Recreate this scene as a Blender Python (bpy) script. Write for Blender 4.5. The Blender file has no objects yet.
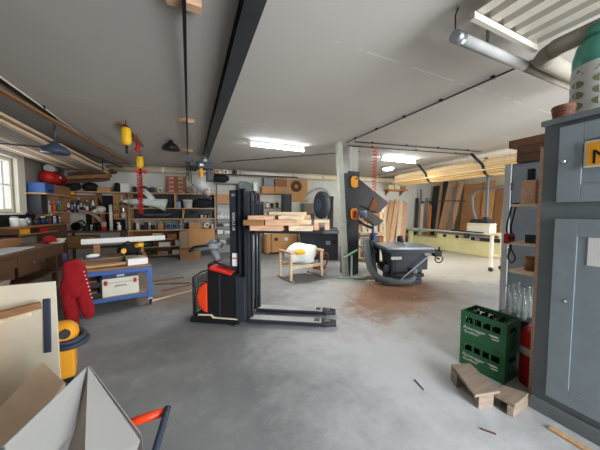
import bpy, bmesh, math, random
from mathutils import Vector, Matrix, Euler
random.seed(7)
PI = math.pi
sc = bpy.context.scene
COL = sc.collection
R = math.radians

# ------------------------------------------------------------------ camera model (600 x 450 frame)
FPX = 246.0
YAW = math.atan2(111, math.hypot(FPX, 13)); PITCH = math.atan2(13, FPX); EYE = 1.55
fw = Vector((math.sin(YAW)*math.cos(PITCH), math.cos(YAW)*math.cos(PITCH), -math.sin(PITCH)))
rt = Vector((math.cos(YAW), -math.sin(YAW), 0))
up = rt.cross(fw)
def ray(x, y): return fw + rt*((x-300)/FPX) + up*((225-y)/FPX)
def atZ(x, y, z):
    d = ray(x, y); return Vector((0, 0, EYE)) + d*((z-EYE)/d.z)
def atX(x, y, X):
    d = ray(x, y); return Vector((0, 0, EYE)) + d*(X/d.x)
def atY(x, y, Y):
    d = ray(x, y); return Vector((0, 0, EYE)) + d*(Y/d.y)
# the back wall stands a little skewed to the room
BA = R(-7); BU = Vector((math.cos(BA), math.sin(BA), 0)); BN = Vector((math.sin(BA), -math.cos(BA), 0)); BP = Vector((0, 9.9, 0))
def bw(s, off, z): return BP + BU*s + BN*off + Vector((0, 0, z))
def bs(x, y, off):
    d = ray(x, y); p = BP + BN*off; t = p.dot(BN)/d.dot(BN)
    q = d*t; return (q-BP).dot(BU), EYE + q.z

cam_d = bpy.data.cameras.new('camera'); cam = bpy.data.objects.new('camera', cam_d); COL.objects.link(cam)
cam_d.sensor_width = 36; cam_d.lens = 36*FPX/600; cam_d.clip_start = .02; cam_d.clip_end = 100
cam.location = (0, 0, EYE); cam.rotation_euler = Matrix((rt, up, -fw)).transposed().to_euler()
sc.camera = cam

# ------------------------------------------------------------------ materials
def mat(name, col, rough=.6, metal=0, var=.12, scale=6, bump=0, col2=None, stretch=None, spec=.4, emit=0):
    m = bpy.data.materials.new(name); m.use_nodes = True
    nt = m.node_tree; b = nt.nodes['Principled BSDF']
    b.inputs['Roughness'].default_value = rough; b.inputs['Metallic'].default_value = metal
    b.inputs['Specular IOR Level'].default_value = spec
    tc = nt.nodes.new('ShaderNodeTexCoord'); mp = nt.nodes.new('ShaderNodeMapping')
    nt.links.new(tc.outputs['Object'], mp.inputs['Vector'])
    if stretch: mp.inputs['Scale'].default_value = stretch
    nz = nt.nodes.new('ShaderNodeTexNoise'); nz.inputs['Scale'].default_value = scale; nz.inputs['Detail'].default_value = 5
    nt.links.new(mp.outputs[0], nz.inputs['Vector'])
    cr = nt.nodes.new('ShaderNodeValToRGB')
    c2 = col2 or tuple(min(1, c*(1+var)) for c in col); c1 = col if col2 else tuple(c*(1-var) for c in col)
    cr.color_ramp.elements[0].position = .3; cr.color_ramp.elements[1].position = .7
    cr.color_ramp.elements[0].color = (*c1, 1); cr.color_ramp.elements[1].color = (*c2, 1)
    nt.links.new(nz.outputs['Fac'], cr.inputs['Fac']); nt.links.new(cr.outputs['Color'], b.inputs['Base Color'])
    if bump:
        bp = nt.nodes.new('ShaderNodeBump'); bp.inputs['Strength'].default_value = bump; bp.inputs['Distance'].default_value = .01
        nt.links.new(nz.outputs['Fac'], bp.inputs['Height']); nt.links.new(bp.outputs[0], b.inputs['Normal'])
    if emit:
        nt.links.new(cr.outputs['Color'], b.inputs['Emission Color']); b.inputs['Emission Strength'].default_value = emit
    return m
def s2l(r, g, b):
    f = lambda c: ((c/255+.055)/1.055)**2.4 if c > 10 else c/255/12.92
    return (f(r), f(g), f(b))
M = {}
def mk(k, rgb, **kw): M[k] = mat(k, s2l(*rgb), **kw)
WG = dict(stretch=(1.5, 14, 14), rough=.7, scale=3, var=.22)
mk('wood', (196, 160, 120), **WG); mk('wood_pale', (226, 204, 172), **WG); mk('wood_brown', (150, 108, 72), **WG)
mk('wood_dark', (92, 64, 46), **WG); mk('wood_pink', (214, 172, 140), **WG); mk('wood_grey', (150, 134, 118), **WG); mk('wood_raw', (226, 200, 170), rough=.75, scale=5, var=.07); mk('slat', (228, 188, 122), **WG); mk('slat_dk', (156, 142, 120), **WG)
mk('plywood', (196, 148, 96), rough=.65, scale=4, var=.12, stretch=(2, 2, 9)); mk('wood_orange', (190, 120, 58), **WG)
mk('cream_board', (220, 211, 190), rough=.6, scale=3, var=.06)
mk('card', (190, 142, 100), rough=.85, var=.07); mk('card_red', (168, 96, 72), rough=.85, var=.07); mk('card_dk', (150, 104, 70), rough=.85)
mk('black', (24, 24, 26), rough=.45); mk('black_soft', (30, 30, 34), rough=.85); mk('charcoal', (46, 50, 58), rough=.45)
mk('mast', (40, 43, 52), rough=.38, var=.25); mk('steel', (150, 154, 160), rough=.35, metal=.8); mk('chrome', (205, 208, 212), rough=.15, metal=1)
mk('steel_dk', (70, 74, 80), rough=.42, metal=.5); mk('grey', (128, 132, 136), rough=.55); mk('grey_lt', (184, 186, 186), rough=.55)
mk('cab', (140, 151, 158), rough=.42, var=.06, scale=9); mk('cab_dk', (112, 120, 124), rough=.5, var=.08); mk('locker', (134, 142, 150), rough=.45, var=.06)
mk('white', (232, 232, 230), rough=.5, var=.03); mk('white_sheet', (172, 172, 170), rough=.4, var=.03, scale=2); mk('offwhite', (216, 212, 198), rough=.6, var=.05)
mk('pinkish', (178, 160, 150), rough=.5, var=.04); mk('cream', (226, 214, 186), rough=.5, var=.05); mk('pale_cream', (236, 230, 214), rough=.5, var=.04)
mk('red', (176, 22, 24), rough=.5); mk('red_cloth', (150, 16, 26), rough=.9, var=.2, scale=10); mk('red_bright', (226, 44, 34), rough=.4, var=.04)
mk('orange', (238, 70, 28), rough=.4, var=.05); mk('yellow', (236, 182, 26), rough=.45, var=.05); mk('amber', (232, 160, 40), rough=.45, var=.04)
mk('blue', (50, 92, 160), rough=.45, var=.1); mk('blue_dk', (34, 50, 92), rough=.5); mk('blue_grey', (98, 118, 140), rough=.5); mk('blue_pale', (150, 176, 204), rough=.5)
mk('iron', (88, 96, 106), rough=.5, var=.1); mk('green', (48, 112, 70), rough=.4, var=.06); mk('green_dk', (22, 60, 38), rough=.5); mk('green_pale', (120, 156, 120), rough=.5); mk('teal', (66, 140, 124), rough=.3, var=.05)
mk('lime_cream', (226, 218, 164), rough=.5, var=.05); mk('saw_blue', (54, 61, 70), rough=.5, var=.12); mk('table_steel', (140, 148, 156), rough=.28, metal=.45, var=.1)
mk('bottle', (28, 44, 26), rough=.12); mk('brown_glass', (60, 34, 18), rough=.15); mk('pipe', (226, 220, 204), rough=.5, var=.04)
mk('hose', (104, 112, 118), rough=.5); mk('concrete', (176, 174, 166), rough=.85, var=.06, scale=8, bump=.15); mk('post', (170, 174, 164), rough=.7)
mk('wall_cream', (206, 196, 168), rough=.9, var=.04, scale=3); mk('wall', (206, 206, 200), rough=.9, var=.04, scale=3, bump=.08); mk('fabric_white', (222, 226, 222), rough=.8, var=.05)
mk('lamp_on', (244, 250, 255), emit=60, var=.0); mk('bulb_on', (235, 244, 255), emit=12, var=0); mk('grip', (52, 60, 76), rough=.6); mk('enamel', (62, 78, 100), rough=.4)
mk('panel_beige', (186, 180, 168), rough=.6, var=.04); mk('wall_darker', (150, 145, 138), rough=.9, scale=2, var=.12); mk('tube_glass', (158, 158, 156), rough=.65, spec=.2); mk('beige', (150, 144, 132), rough=.55); mk('wood_umber', (112, 72, 54), **WG); mk('olive', (112, 116, 84), rough=.6); mk('rust', (120, 70, 44), rough=.8, var=.3)

def clear(name, rgb, tr=.75, rough=.1):
    m = mat(name, s2l(*rgb), rough=rough, var=.03); nt = m.node_tree; b = nt.nodes['Principled BSDF']; o = nt.nodes['Material Output']
    t = nt.nodes.new('ShaderNodeBsdfTransparent'); mx = nt.nodes.new('ShaderNodeMixShader'); mx.inputs[0].default_value = 1-tr
    nt.links.new(t.outputs[0], mx.inputs[1]); nt.links.new(b.outputs[0], mx.inputs[2]); nt.links.new(mx.outputs[0], o.inputs[0]); M[name] = m
clear('clear_glass', (160, 166, 164), .7, .05); clear('window_glass', (225, 235, 240), .88, .05)

def floor_mat():
    m = bpy.data.materials.new('floor_concrete'); m.use_nodes = True; nt = m.node_tree; N = nt.nodes.new; L = nt.links.new
    b = nt.nodes['Principled BSDF']; b.inputs['Roughness'].default_value = .5; b.inputs['Specular IOR Level'].default_value = .3
    tc = N('ShaderNodeTexCoord')
    def noise(scale, det=6, rough=.6):
        n = N('ShaderNodeTexNoise'); n.inputs['Scale'].default_value = scale; n.inputs['Detail'].default_value = det; n.inputs['Roughness'].default_value = rough
        L(tc.outputs['Object'], n.inputs['Vector']); return n.outputs['Fac']
    def ramp(v, p0, p1, c0, c1):
        r = N('ShaderNodeValToRGB'); e = r.color_ramp.elements; e[0].position = p0; e[1].position = p1; e[0].color = (*c0, 1); e[1].color = (*c1, 1); L(v, r.inputs[0]); return r.outputs[0]
    def mix(f, a, c):
        x = N('ShaderNodeMix'); x.data_type = 'RGBA'; L(f, x.inputs[0]); L(a, x.inputs[6])
        if isinstance(c, tuple): x.inputs[7].default_value = (*c, 1)
        else: L(c, x.inputs[7])
        return x.outputs[2]
    def mth(op, a, c):
        x = N('ShaderNodeMath'); x.operation = op
        for i, v in enumerate((a, c)):
            if isinstance(v, (int, float)): x.inputs[i].default_value = v
            else: L(v, x.inputs[i])
        return x.outputs[0]
    base = ramp(noise(.9), .3, .72, s2l(128, 130, 132), s2l(156, 158, 160))
    base = mix(mth('MULTIPLY', ramp(noise(3.2, 8, .7), .5, .72, (0, 0, 0), (1, 1, 1)), .35), base, s2l(192, 192, 188))
    base = mix(mth('MULTIPLY', ramp(noise(22, 4, .7), .6, .75, (0, 0, 0), (1, 1, 1)), .3), base, s2l(108, 108, 106))
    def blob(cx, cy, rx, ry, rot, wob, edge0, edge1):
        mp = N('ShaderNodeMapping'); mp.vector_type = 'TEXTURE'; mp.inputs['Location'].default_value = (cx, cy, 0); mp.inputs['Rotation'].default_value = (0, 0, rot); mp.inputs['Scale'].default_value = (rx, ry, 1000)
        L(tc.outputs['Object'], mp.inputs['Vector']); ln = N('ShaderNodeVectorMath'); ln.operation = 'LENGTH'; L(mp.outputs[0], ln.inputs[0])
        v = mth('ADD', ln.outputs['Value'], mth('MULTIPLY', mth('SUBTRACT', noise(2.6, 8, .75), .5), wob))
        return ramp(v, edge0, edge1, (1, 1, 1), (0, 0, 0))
    # spilt sawdust in front of the machine, a dusty lane with daylight painted in, paler floor further on
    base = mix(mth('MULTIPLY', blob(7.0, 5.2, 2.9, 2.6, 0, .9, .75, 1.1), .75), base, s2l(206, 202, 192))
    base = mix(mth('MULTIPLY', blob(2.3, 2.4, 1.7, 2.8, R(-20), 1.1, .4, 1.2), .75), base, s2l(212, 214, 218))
    base = mix(mth('MULTIPLY', blob(3.5, 3.5, 1.6, .8, R(30), 1.5, .6, 1.1), .95), base, s2l(150, 104, 74))
    base = mix(mth('MULTIPLY', blob(3.6, 3.4, 2.2, 1.3, R(25), 1.6, .5, 1.1), .45), base, s2l(140, 116, 98))
    base = mix(mth('MULTIPLY', blob(2.9, 4.2, .7, .5, 0, 1.5, .4, .8), .5), base, s2l(196, 194, 188))
    base = mix(mth('MULTIPLY', blob(-.3, 5.0, .9, .7, 0, 1.8, .4, .9), .55), base, s2l(140, 104, 80))
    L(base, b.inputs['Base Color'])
    bp = N('ShaderNodeBump'); bp.inputs['Strength'].default_value = .12; bp.inputs['Distance'].default_value = .01; L(noise(30), bp.inputs['Height']); L(bp.outputs[0], b.inputs['Normal'])
    M['floor'] = m
floor_mat()
def ceil_mat():
    m = mat('ceiling_paint', s2l(193, 190, 184), rough=.9, var=.03, scale=1.2); nt = m.node_tree; N = nt.nodes.new; L = nt.links.new
    b = nt.nodes['Principled BSDF']; src = b.inputs['Base Color'].links[0].from_socket
    tc = N('ShaderNodeTexCoord'); sp = N('ShaderNodeSeparateXYZ'); L(tc.outputs['Object'], sp.inputs[0])
    nz = N('ShaderNodeTexNoise'); nz.inputs['Scale'].default_value = 5; nz.inputs['Detail'].default_value = 6; L(tc.outputs['Object'], nz.inputs['Vector'])
    w = N('ShaderNodeMath'); w.operation = 'MULTIPLY_ADD'; w.inputs[1].default_value = .035; L(nz.outputs['Fac'], w.inputs[0]); L(sp.outputs['Y'], w.inputs[2])
    acc = None
    for y0, th in ((2.07, .006), (4.5, .006), (6.3, .005)):
        d = N('ShaderNodeMath'); d.operation = 'COMPARE'; d.inputs[1].default_value = y0; d.inputs[2].default_value = th; L(w.outputs[0], d.inputs[0])
        if acc is None: acc = d.outputs[0]
        else:
            a = N('ShaderNodeMath'); a.operation = 'MAXIMUM'; L(acc, a.inputs[0]); L(d.outputs[0], a.inputs[1]); acc = a.outputs[0]
    n2 = N('ShaderNodeTexNoise'); n2.inputs['Scale'].default_value = 2.5; L(tc.outputs['Object'], n2.inputs['Vector'])
    g = N('ShaderNodeMath'); g.operation = 'GREATER_THAN'; g.inputs[1].default_value = .5; L(n2.outputs['Fac'], g.inputs[0])
    f = N('ShaderNodeMath'); f.operation = 'MULTIPLY'; L(acc, f.inputs[0]); L(g.outputs[0], f.inputs[1])
    x = N('ShaderNodeMix'); x.data_type = 'RGBA'; L(f.outputs[0], x.inputs[0]); L(src, x.inputs[6]); x.inputs[7].default_value = (*s2l(220, 220, 217), 1)
    L(x.outputs[2], b.inputs['Base Color']); M['ceiling'] = m
ceil_mat()

# ------------------------------------------------------------------ mesh helpers
class MB:
    def __init__(s): s.bm = bmesh.new()
    def _add(s, vs, fs, smooth=False):
        v = [s.bm.verts.new(p) for p in vs]
        for f in fs:
            try: fc = s.bm.faces.new([v[i] for i in f]); fc.smooth = smooth
            except ValueError: pass
        return s
    def box(s, x0, y0, z0, x1, y1, z1):
        x0, x1 = sorted((x0, x1)); y0, y1 = sorted((y0, y1)); z0, z1 = sorted((z0, z1))
        return s._add([(x0,y0,z0),(x1,y0,z0),(x1,y1,z0),(x0,y1,z0),(x0,y0,z1),(x1,y0,z1),(x1,y1,z1),(x0,y1,z1)],
                      [(3,2,1,0),(4,5,6,7),(0,1,5,4),(1,2,6,5),(2,3,7,6),(3,0,4,7)])
    def obox(s, c, size, rot=(0,0,0)):
        m = Euler(rot).to_matrix(); c = Vector(c); h = [v/2 for v in size]
        P = [c + m @ Vector((a*h[0], b*h[1], d*h[2])) for d in (-1,1) for a, b in ((-1,-1),(1,-1),(1,1),(-1,1))]
        return s._add(P, [(3,2,1,0),(4,5,6,7),(0,1,5,4),(1,2,6,5),(2,3,7,6),(3,0,4,7)])
    def bar(s, p0, p1, w, h, ref=(0,0,1)):
        p0 = Vector(p0); p1 = Vector(p1); d = (p1-p0).normalized(); r = Vector(ref)
        if abs(d.dot(r)) > .98: r = Vector((1,0,0)) if abs(d.x) < .9 else Vector((0,1,0))
        a = d.cross(r).normalized(); b = a.cross(d).normalized()
        P = [q + a*(i*w/2) + b*(j*h/2) for q in (p0, p1) for i, j in ((-1,-1),(1,-1),(1,1),(-1,1))]
        return s._add(P, [(3,2,1,0),(4,5,6,7),(0,1,5,4),(1,2,6,5),(2,3,7,6),(3,0,4,7)])
    def tube(s, pts, r, seg=10, closed=False, sub=0):
        pts = [Vector(p) for p in pts]
        if sub:
            o = []; n = len(pts)
            for i in range(n if closed else n-1):
                g = (lambda k: pts[k % n]) if closed else (lambda k: pts[max(0, min(n-1, k))])
                a, b, c, d = g(i-1), g(i), g(i+1), g(i+2)
                for k in range(sub):
                    t = k/sub
                    o.append(.5*((2*b)+(c-a)*t+(2*a-5*b+4*c-d)*t*t+(3*b-a-3*c+d)*t**3))
            if not closed: o.append(pts[-1])
            pts = o
        n = len(pts); rs = r if isinstance(r, (list, tuple)) else [r]*n
        if len(rs) != n: rs = [rs[min(len(rs)-1, int(i*len(rs)/n))] for i in range(n)]
        V = []; ref = None
        for i in range(n):
            a = pts[(i-1) % n] if (i or closed) else pts[0]; b = pts[(i+1) % n] if (i < n-1 or closed) else pts[-1]
            d = (b-a).normalized()
            if ref is None: ref = Vector((0,0,1)) if abs(d.z) < .9 else Vector((1,0,0))
            u = d.cross(ref).normalized(); w = u.cross(d).normalized(); ref = w
            V += [pts[i] + u*(rs[i]*math.cos(2*PI*k/seg)) + w*(rs[i]*math.sin(2*PI*k/seg)) for k in range(seg)]
        F = []
        for i in range(n if closed else n-1):
            j = (i+1) % n
            F += [(i*seg+k, i*seg+(k+1) % seg, j*seg+(k+1) % seg, j*seg+k) for k in range(seg)]
        if not closed: F += [tuple(range(seg))[::-1], tuple((n-1)*seg+k for k in range(seg))]
        return s._add(V, F, True)
    def cyl(s, p0, p1, r0, r1=None, seg=18):
        p0 = Vector(p0); p1 = Vector(p1); r1 = r0 if r1 is None else r1; d = (p1-p0).normalized()
        ref = Vector((0,0,1)) if abs(d.z) < .9 else Vector((1,0,0)); u = d.cross(ref).normalized(); w = u.cross(d)
        V = [q + u*(r*math.cos(2*PI*k/seg)) + w*(r*math.sin(2*PI*k/seg)) for q, r in ((p0, r0), (p1, r1)) for k in range(seg)]
        v = [s.bm.verts.new(p) for p in V]
        for k in range(seg):
            f = s.bm.faces.new((v[k], v[(k+1) % seg], v[seg+(k+1) % seg], v[seg+k])); f.smooth = True
        s.bm.faces.new(v[:seg][::-1]); s.bm.faces.new(v[seg:]); return s
    def lathe(s, prof, seg=20, loc=(0,0,0), axis=None):
        m = Matrix.Identity(3) if axis is None else Vector((0,0,1)).rotation_difference(Vector(axis)).to_matrix(); loc = Vector(loc)
        V = [loc + m @ Vector((r*math.cos(2*PI*k/seg), r*math.sin(2*PI*k/seg), z)) for r, z in prof for k in range(seg)]
        F = [(i*seg+k, i*seg+(k+1) % seg, (i+1)*seg+(k+1) % seg, (i+1)*seg+k) for i in range(len(prof)-1) for k in range(seg)]
        F += [tuple(range(seg))[::-1], tuple((len(prof)-1)*seg+k for k in range(seg))]
        return s._add(V, F, True)
    def prism(s, poly, d):
        """3-D polygon pushed along vector d"""
        p = [Vector(q) for q in poly]; d = Vector(d); n = len(p)
        return s._add(p+[q+d for q in p], [tuple(range(n))[::-1], tuple(range(n, 2*n))]+[(i, (i+1) % n, n+(i+1) % n, n+i) for i in range(n)])
    def ball(s, c, r, seg=14, rings=8):
        c = Vector(c); r = Vector(r) if not isinstance(r, (int, float)) else Vector((r, r, r)); V = []; F = []
        for i in range(rings+1):
            a = PI*i/rings
            V += [c + Vector((r.x*math.sin(a)*math.cos(2*PI*k/seg), r.y*math.sin(a)*math.sin(2*PI*k/seg), -r.z*math.cos(a))) for k in range(seg)]
        F = [(i*seg+k, i*seg+(k+1) % seg, (i+1)*seg+(k+1) % seg, (i+1)*seg+k) for i in range(rings) for k in range(seg)]
        s._add(V, F, True); bmesh.ops.remove_doubles(s.bm, verts=s.bm.verts, dist=1e-6); return s
    def torus(s, c, R_, r, axis=(0,0,1), seg=24, sg=8, a0=0, a1=2*PI):
        m = Vector((0,0,1)).rotation_difference(Vector(axis)).to_matrix(); c = Vector(c); full = abs(a1-a0-2*PI) < 1e-6
        n = seg if full else seg+1
        return s.tube([c + m @ Vector((R_*math.cos(a0+(a1-a0)*k/seg), R_*math.sin(a0+(a1-a0)*k/seg), 0)) for k in range(n)], r, sg, full)
    def lump(s, amt, sc_=4, seed=0):
        from mathutils import noise
        for v in s.bm.verts: v.co += noise.noise_vector(v.co*sc_+Vector((seed, seed*1.7, 0)))*amt
        return s
    def build(s, name, m, parent=None, bevel=0, loc=None, rz=0):
        bmesh.ops.recalc_face_normals(s.bm, faces=s.bm.faces)
        me = bpy.data.meshes.new(name); s.bm.to_mesh(me); s.bm.free()
        me.materials.append(M[m] if isinstance(m, str) else m)
        o = bpy.data.objects.new(name, me); COL.objects.link(o)
        if parent is not None: o.parent = parent
        if loc is not None: o.location = loc
        o.rotation_euler.z = rz
        if bevel:
            b = o.modifiers.new('bevel', 'BEVEL'); b.width = bevel; b.segments = 2; b.limit_method = 'ANGLE'; b.angle_limit = R(40)
        return o
def tag(o, label, cat, group=None, kind=None):
    if label: o['label'] = label
    if cat: o['category'] = cat
    if group: o['group'] = group
    if kind: o['kind'] = kind
    return o
def thing(name, label, cat, loc=(0,0,0), rz=0, group=None):
    o = bpy.data.objects.new(name, None); COL.objects.link(o); o.location = loc; o.rotation_euler.z = rz; o.empty_display_size = .1
    return tag(o, label, cat, group)
def struct(name, mb, m, **k): return tag(mb.build(name, m, **k), None, None, kind='structure')
def copy_tree(o, parent=None):
    c = o.copy(); COL.objects.link(c)
    if parent is not None: c.parent = parent
    for ch in o.children: copy_tree(ch, c)
    return c
def box_thing(name, m, label, cat, loc, size, rz=0, group=None, bevel=.004):
    """solid block standing on loc (centre of its base)"""
    w, d, h = size
    return tag(MB().box(-w/2, -d/2, 0, w/2, d/2, h).build(name, m, loc=loc, rz=rz, bevel=bevel), label, cat, group)
def carton(m, label, loc, size, rz=0, group=None, name='carton'):
    w, d, h = size; t = thing(name, label, 'box', loc, rz, group)
    MB().box(-w/2, -d/2, 0, w/2, d/2, h).build('body', m, t, bevel=.004)
    MB().box(-w/2-.001, -.02, h*.75, w/2+.001, .02, h+.0015).build('tape', 'pinkish', t)
    return t
def text(txt, size, m, parent, loc, rot, name='lettering', shear=0, ext=.001):
    cu = bpy.data.curves.new('lettering', 'FONT'); cu.body = txt; cu.size = size; cu.extrude = ext; cu.shear = shear; cu.align_x = 'CENTER'; cu.align_y = 'CENTER'; cu.resolution_u = 3
    tmp = bpy.data.objects.new('lettering', cu); COL.objects.link(tmp)
    bpy.context.view_layer.update()
    me = bpy.data.meshes.new_from_object(tmp.evaluated_get(bpy.context.evaluated_depsgraph_get()))
    bpy.data.objects.remove(tmp); me.materials.clear(); me.materials.append(M[m])
    o = bpy.data.objects.new(name, me); COL.objects.link(o); o.parent = parent; o.location = loc; o.rotation_euler = rot
    return o
ORD = ['first', 'second', 'third', 'fourth', 'fifth', 'sixth', 'seventh', 'eighth', 'ninth', 'tenth', 'eleventh', 'twelfth', 'thirteenth', 'fourteenth', 'fifteenth', 'sixteenth']
CEIL = 3.15
LF, LR, LL, LT, EXPO = 330, 255, 10, 190, 0.09
# ================================================================== the room
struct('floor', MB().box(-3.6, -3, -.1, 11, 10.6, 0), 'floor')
struct('ceiling', MB().box(-3.8, -3.2, CEIL, 11.2, 10.8, CEIL+.15), 'ceiling')
w = MB(); p = [bw(-4.0, 0, 0), bw(11.4, 0, 0), bw(11.4, -.2, 0), bw(-4.0, -.2, 0)]; w.prism(p, (0, 0, CEIL)); struct('wall_back', w, 'wall')
WY0, WY1, WZ0, WZ1 = 6.2, 7.78, 1.55, 2.75
struct('wall_left', MB().box(-3.8, -3, 0, -3.6, WY0, CEIL).box(-3.8, WY1, 0, -3.6, 10.6, CEIL).box(-3.8, WY0, 0, -3.6, WY1, WZ0).box(-3.8, WY0, WZ1, -3.6, WY1, CEIL), 'wall_darker')  # left wall in a darker, mottled grey than the other walls
struct('wall_right', MB().box(11, 4.2, 0, 11.2, 10.6, CEIL).box(11, -3, 0, 11.2, -1, CEIL).box(11, -1, 0, 11.2, 4.2, .5).box(11, -1, 2.9, 11.2, 4.2, CEIL), 'wall_cream')
GX0, GX1 = 1.3, 4.6
struct('wall_front', MB().box(-3.8, -3.2, 0, GX0, -3, CEIL).box(GX0, -3.2, 0, GX1, -3, .1).box(GX0, -3.2, 2.95, GX1, -3, CEIL).box(GX1, -3.2, 0, 11.2, -3, CEIL), 'wall')
def window(n, axis, a0, a1, z0, z1, plane, nx):
    t = thing('window_%d' % n, None, None); tag(t, None, None, kind='structure'); f = MB(); g = MB()
    def bx(mb, u0, u1, v0, v1, d):
        if axis == 'x': mb.box(plane-d, u0, v0, plane+d, u1, v1)
        else: mb.box(u0, plane-d, v0, u1, plane+d, v1)
    e = .07
    bx(f, a0, a1, z0, z0+e, .05); bx(f, a0, a1, z1-e, z1, .05); bx(f, a0, a0+e, z0+e, z1-e, .05); bx(f, a1-e, a1, z0+e, z1-e, .05)
    for k in range(1, nx): u = a0+(a1-a0)*k/nx; bx(f, u-.025, u+.025, z0+e, z1-e, .04)
    bx(f, a0+e, a1-e, (z0+z1)/2-.015, (z0+z1)/2+.015, .03)
    tag(f.build('window_frame', 'pale_cream', t), None, None, kind='structure')
    bx(g, a0+e, a1-e, z0+e, z1-e, .004); tag(g.build('pane', 'window_glass', t), None, None, kind='structure')
window(1, 'x', WY0, WY1, WZ0, WZ1, -3.68, 2)
window(2, 'x', -1, 4.2, .5, 2.9, 11.08, 4)
window(3, 'y', GX0, GX1, .1, 2.95, -3.08, 4)
struct('trim_1', MB().box(-3.6, WY1, WZ0-.02, -3.53, WY1+.28, WZ1+.12).box(-3.6, WY0-.1, WZ1, -3.53, WY1, WZ1+.12).box(-3.6, WY0-.1, WZ0-.06, -3.48, WY1+.1, WZ0-.021), 'pale_cream', bevel=.006)

# concrete column carrying the ceiling beam, boarded dark below, with a leaning batten strapped to it
pc = bw(0, 0, 0); PX, PY = 3.66, 5.1
struct('pillar', MB().box(PX-.14, PY-.14, 0, PX+.14, PY+.14, CEIL), 'concrete', bevel=.01)
t = thing('column_cladding', 'dark grey boards wrapped around the lower part of the concrete column', 'cladding', (PX, PY, 0))
b = MB().box(-.165, -.165, .0, .16, -.142, 2.5).box(-.165, -.142, 0, -.142, .16, 2.5); b.build('panel', 'charcoal', t, bevel=.004)
MB().box(-.17, -.17, 2.48, .165, -.142, 2.53).build('top_strip', 'steel_dk', t)
q = thing('batten', 'pale grey leaning post against the window-facing edge of the concrete column', 'post', (PX-.27, PY-.2, 0))
b = MB().bar((.02, 0, 0), (-.2, 0, CEIL-.002), .13, .11, (0, 1, 0)); b.build('post', 'post', q, bevel=.006)
MB().obox((-.06, -.07, 1.33), (.1, .02, .05)).build('bracket', 'steel', q)
tag(MB().box(-.02, -.012, 0, .02, .012, .64).build('cable_duct', 'grey_lt', loc=(PX-.09, PY-.155, 2.5)), 'pale metal cable duct on the bare upper column', 'duct')
def switchbox(z, lab, two):
    t = thing('switch_box', lab, 'switch', (PX-.01, PY-.166, z))
    b = MB(); b.tube([(-.05, -.03, -.1), (.05, -.03, -.1), (.07, -.03, -.08), (.07, -.03, .1), (.05, -.03, .13), (-.05, -.03, .13), (-.07, -.03, .1), (-.07, -.03, -.08)], .025, 8, True)
    b.box(-.07, -.05, -.1, .07, 0, .13).build('housing', 'amber', t, bevel=.01)
    if two:
        MB().cyl((0, -.05, .06), (0, -.09, .06), .045).build('button', 'red', t); MB().cyl((0, -.05, -.05), (0, -.09, -.05), .045).build('button', 'red', t)
        MB().box(-.035, -.062, -.02, .035, -.05, .04).build('cover_plate', 'black', t)
    else: MB().cyl((.03, -.05, .09), (.03, -.075, .09), .02).build('button', 'black', t)
switchbox(2.26, 'plain rounded amber switch box near the top of the dark column boards', 0)
switchbox(1.49, 'amber switch box with two red buttons low on the column', 1)

# ceiling fittings ------------------------------------------------------------
b = MB().box(.38, -2.9, 3.0, .52, 7.6, 3.012).box(.38, -2.9, 3.138, .52, 7.6, CEIL-.002).box(.445, -2.9, 3.012, .455, 7.6, 3.138)
tag(b.build('ceiling_beam', 'steel_dk'), None, None, kind='structure')
t = thing('overhead_rail', 'slim black rail running along the ceiling on wooden blocks', 'rail', (0, 2.2, 3.06))
MB().box(-.014, -3, -.02, .014, 4.9, .02).build('rail', 'black', t)
for y in (-.1, 2.55, 4.8): MB().box(-.12, y-.04, .0215, .12, y+.04, .089).build('mounting_block', 'wood_pink', t, bevel=.004)
t = thing('cable_trolley', 'black cable trolley with dangling leads at the end of the ceiling rail', 'trolley', (0, 7.1, 2.95))
MB().box(-.05, -.06, -.12, .05, .06, .1).build('carriage', 'steel_dk', t, bevel=.008); MB().box(-.07, -.065, .02, .07, -.03, .07).build('clamp', 'chrome', t)
for k in (-1, 0, 1): MB().tube([(k*.04, 0, -.1), (k*.05+.02, 0, -.35), (k*.06, .02, -.6-.08*k), (k*.05+.03, 0, -.45), (k*.03, .02, -.12)], .008, 6, sub=5).build('cable', 'black', t)
def fluor(x0, x1, y, lab, strength='lamp_on'):
    t = thing('fluorescent_lamp', lab, 'lamp', ((x0+x1)/2, y, CEIL)); h = (x1-x0)/2
    MB().box(-h, -.035, -.05, h, .035, -.001).build('housing', 'white', t, bevel=.005)
    MB().cyl((-h+.03, 0, -.1), (h-.03, 0, -.1), .019).build('tube', strength, t)
    for sx in (-1, 1): MB().box(sx*h, -.025, -.125, sx*(h-.03), .025, -.05).build('end_cap', 'white', t)
fluor(1.27, 2.62, 5.55, 'lit fluorescent tube on the ceiling beyond the forklift mast')
fluor(5.0, 6.35, 5.5, 'lit fluorescent tube on the ceiling beyond the concrete column')
t = thing('round_lamp', 'lit round ceiling lamp behind the far fluorescent tube', 'lamp', (6.46, 6.74, CEIL))
MB().lathe([(.05, 0), (.2, -.02), (.21, -.06)], 24).build('housing', 'white', t); MB().ball((0, 0, -.07), (.19, .19, .07), 20, 8).build('diffuser', 'bulb_on', t)
def pendant(x, y, z, m, lab, r=.2):
    t = thing('pendant_lamp', lab, 'lamp', (x, y, z))
    MB().lathe([(r, 0), (r*.97, .05), (r*.7, .12), (r*.3, .16), (r*.25, .2), (.02, .21)], 22).build('shade', m, t)
    MB().lathe([(r*.86, .01), (r*.5, .004), (.01, .002)], 20).build('diffuser', 'grey', t)
    MB().cyl((0, 0, .2), (0, 0, CEIL-z-.001), .015).build('stem', m, t)
c = atZ(171, 150, 2.93); pendant(c.x, c.y, 2.93, 'black', 'black dome lamp hanging under the ceiling near the rail trolley', .18)
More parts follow.
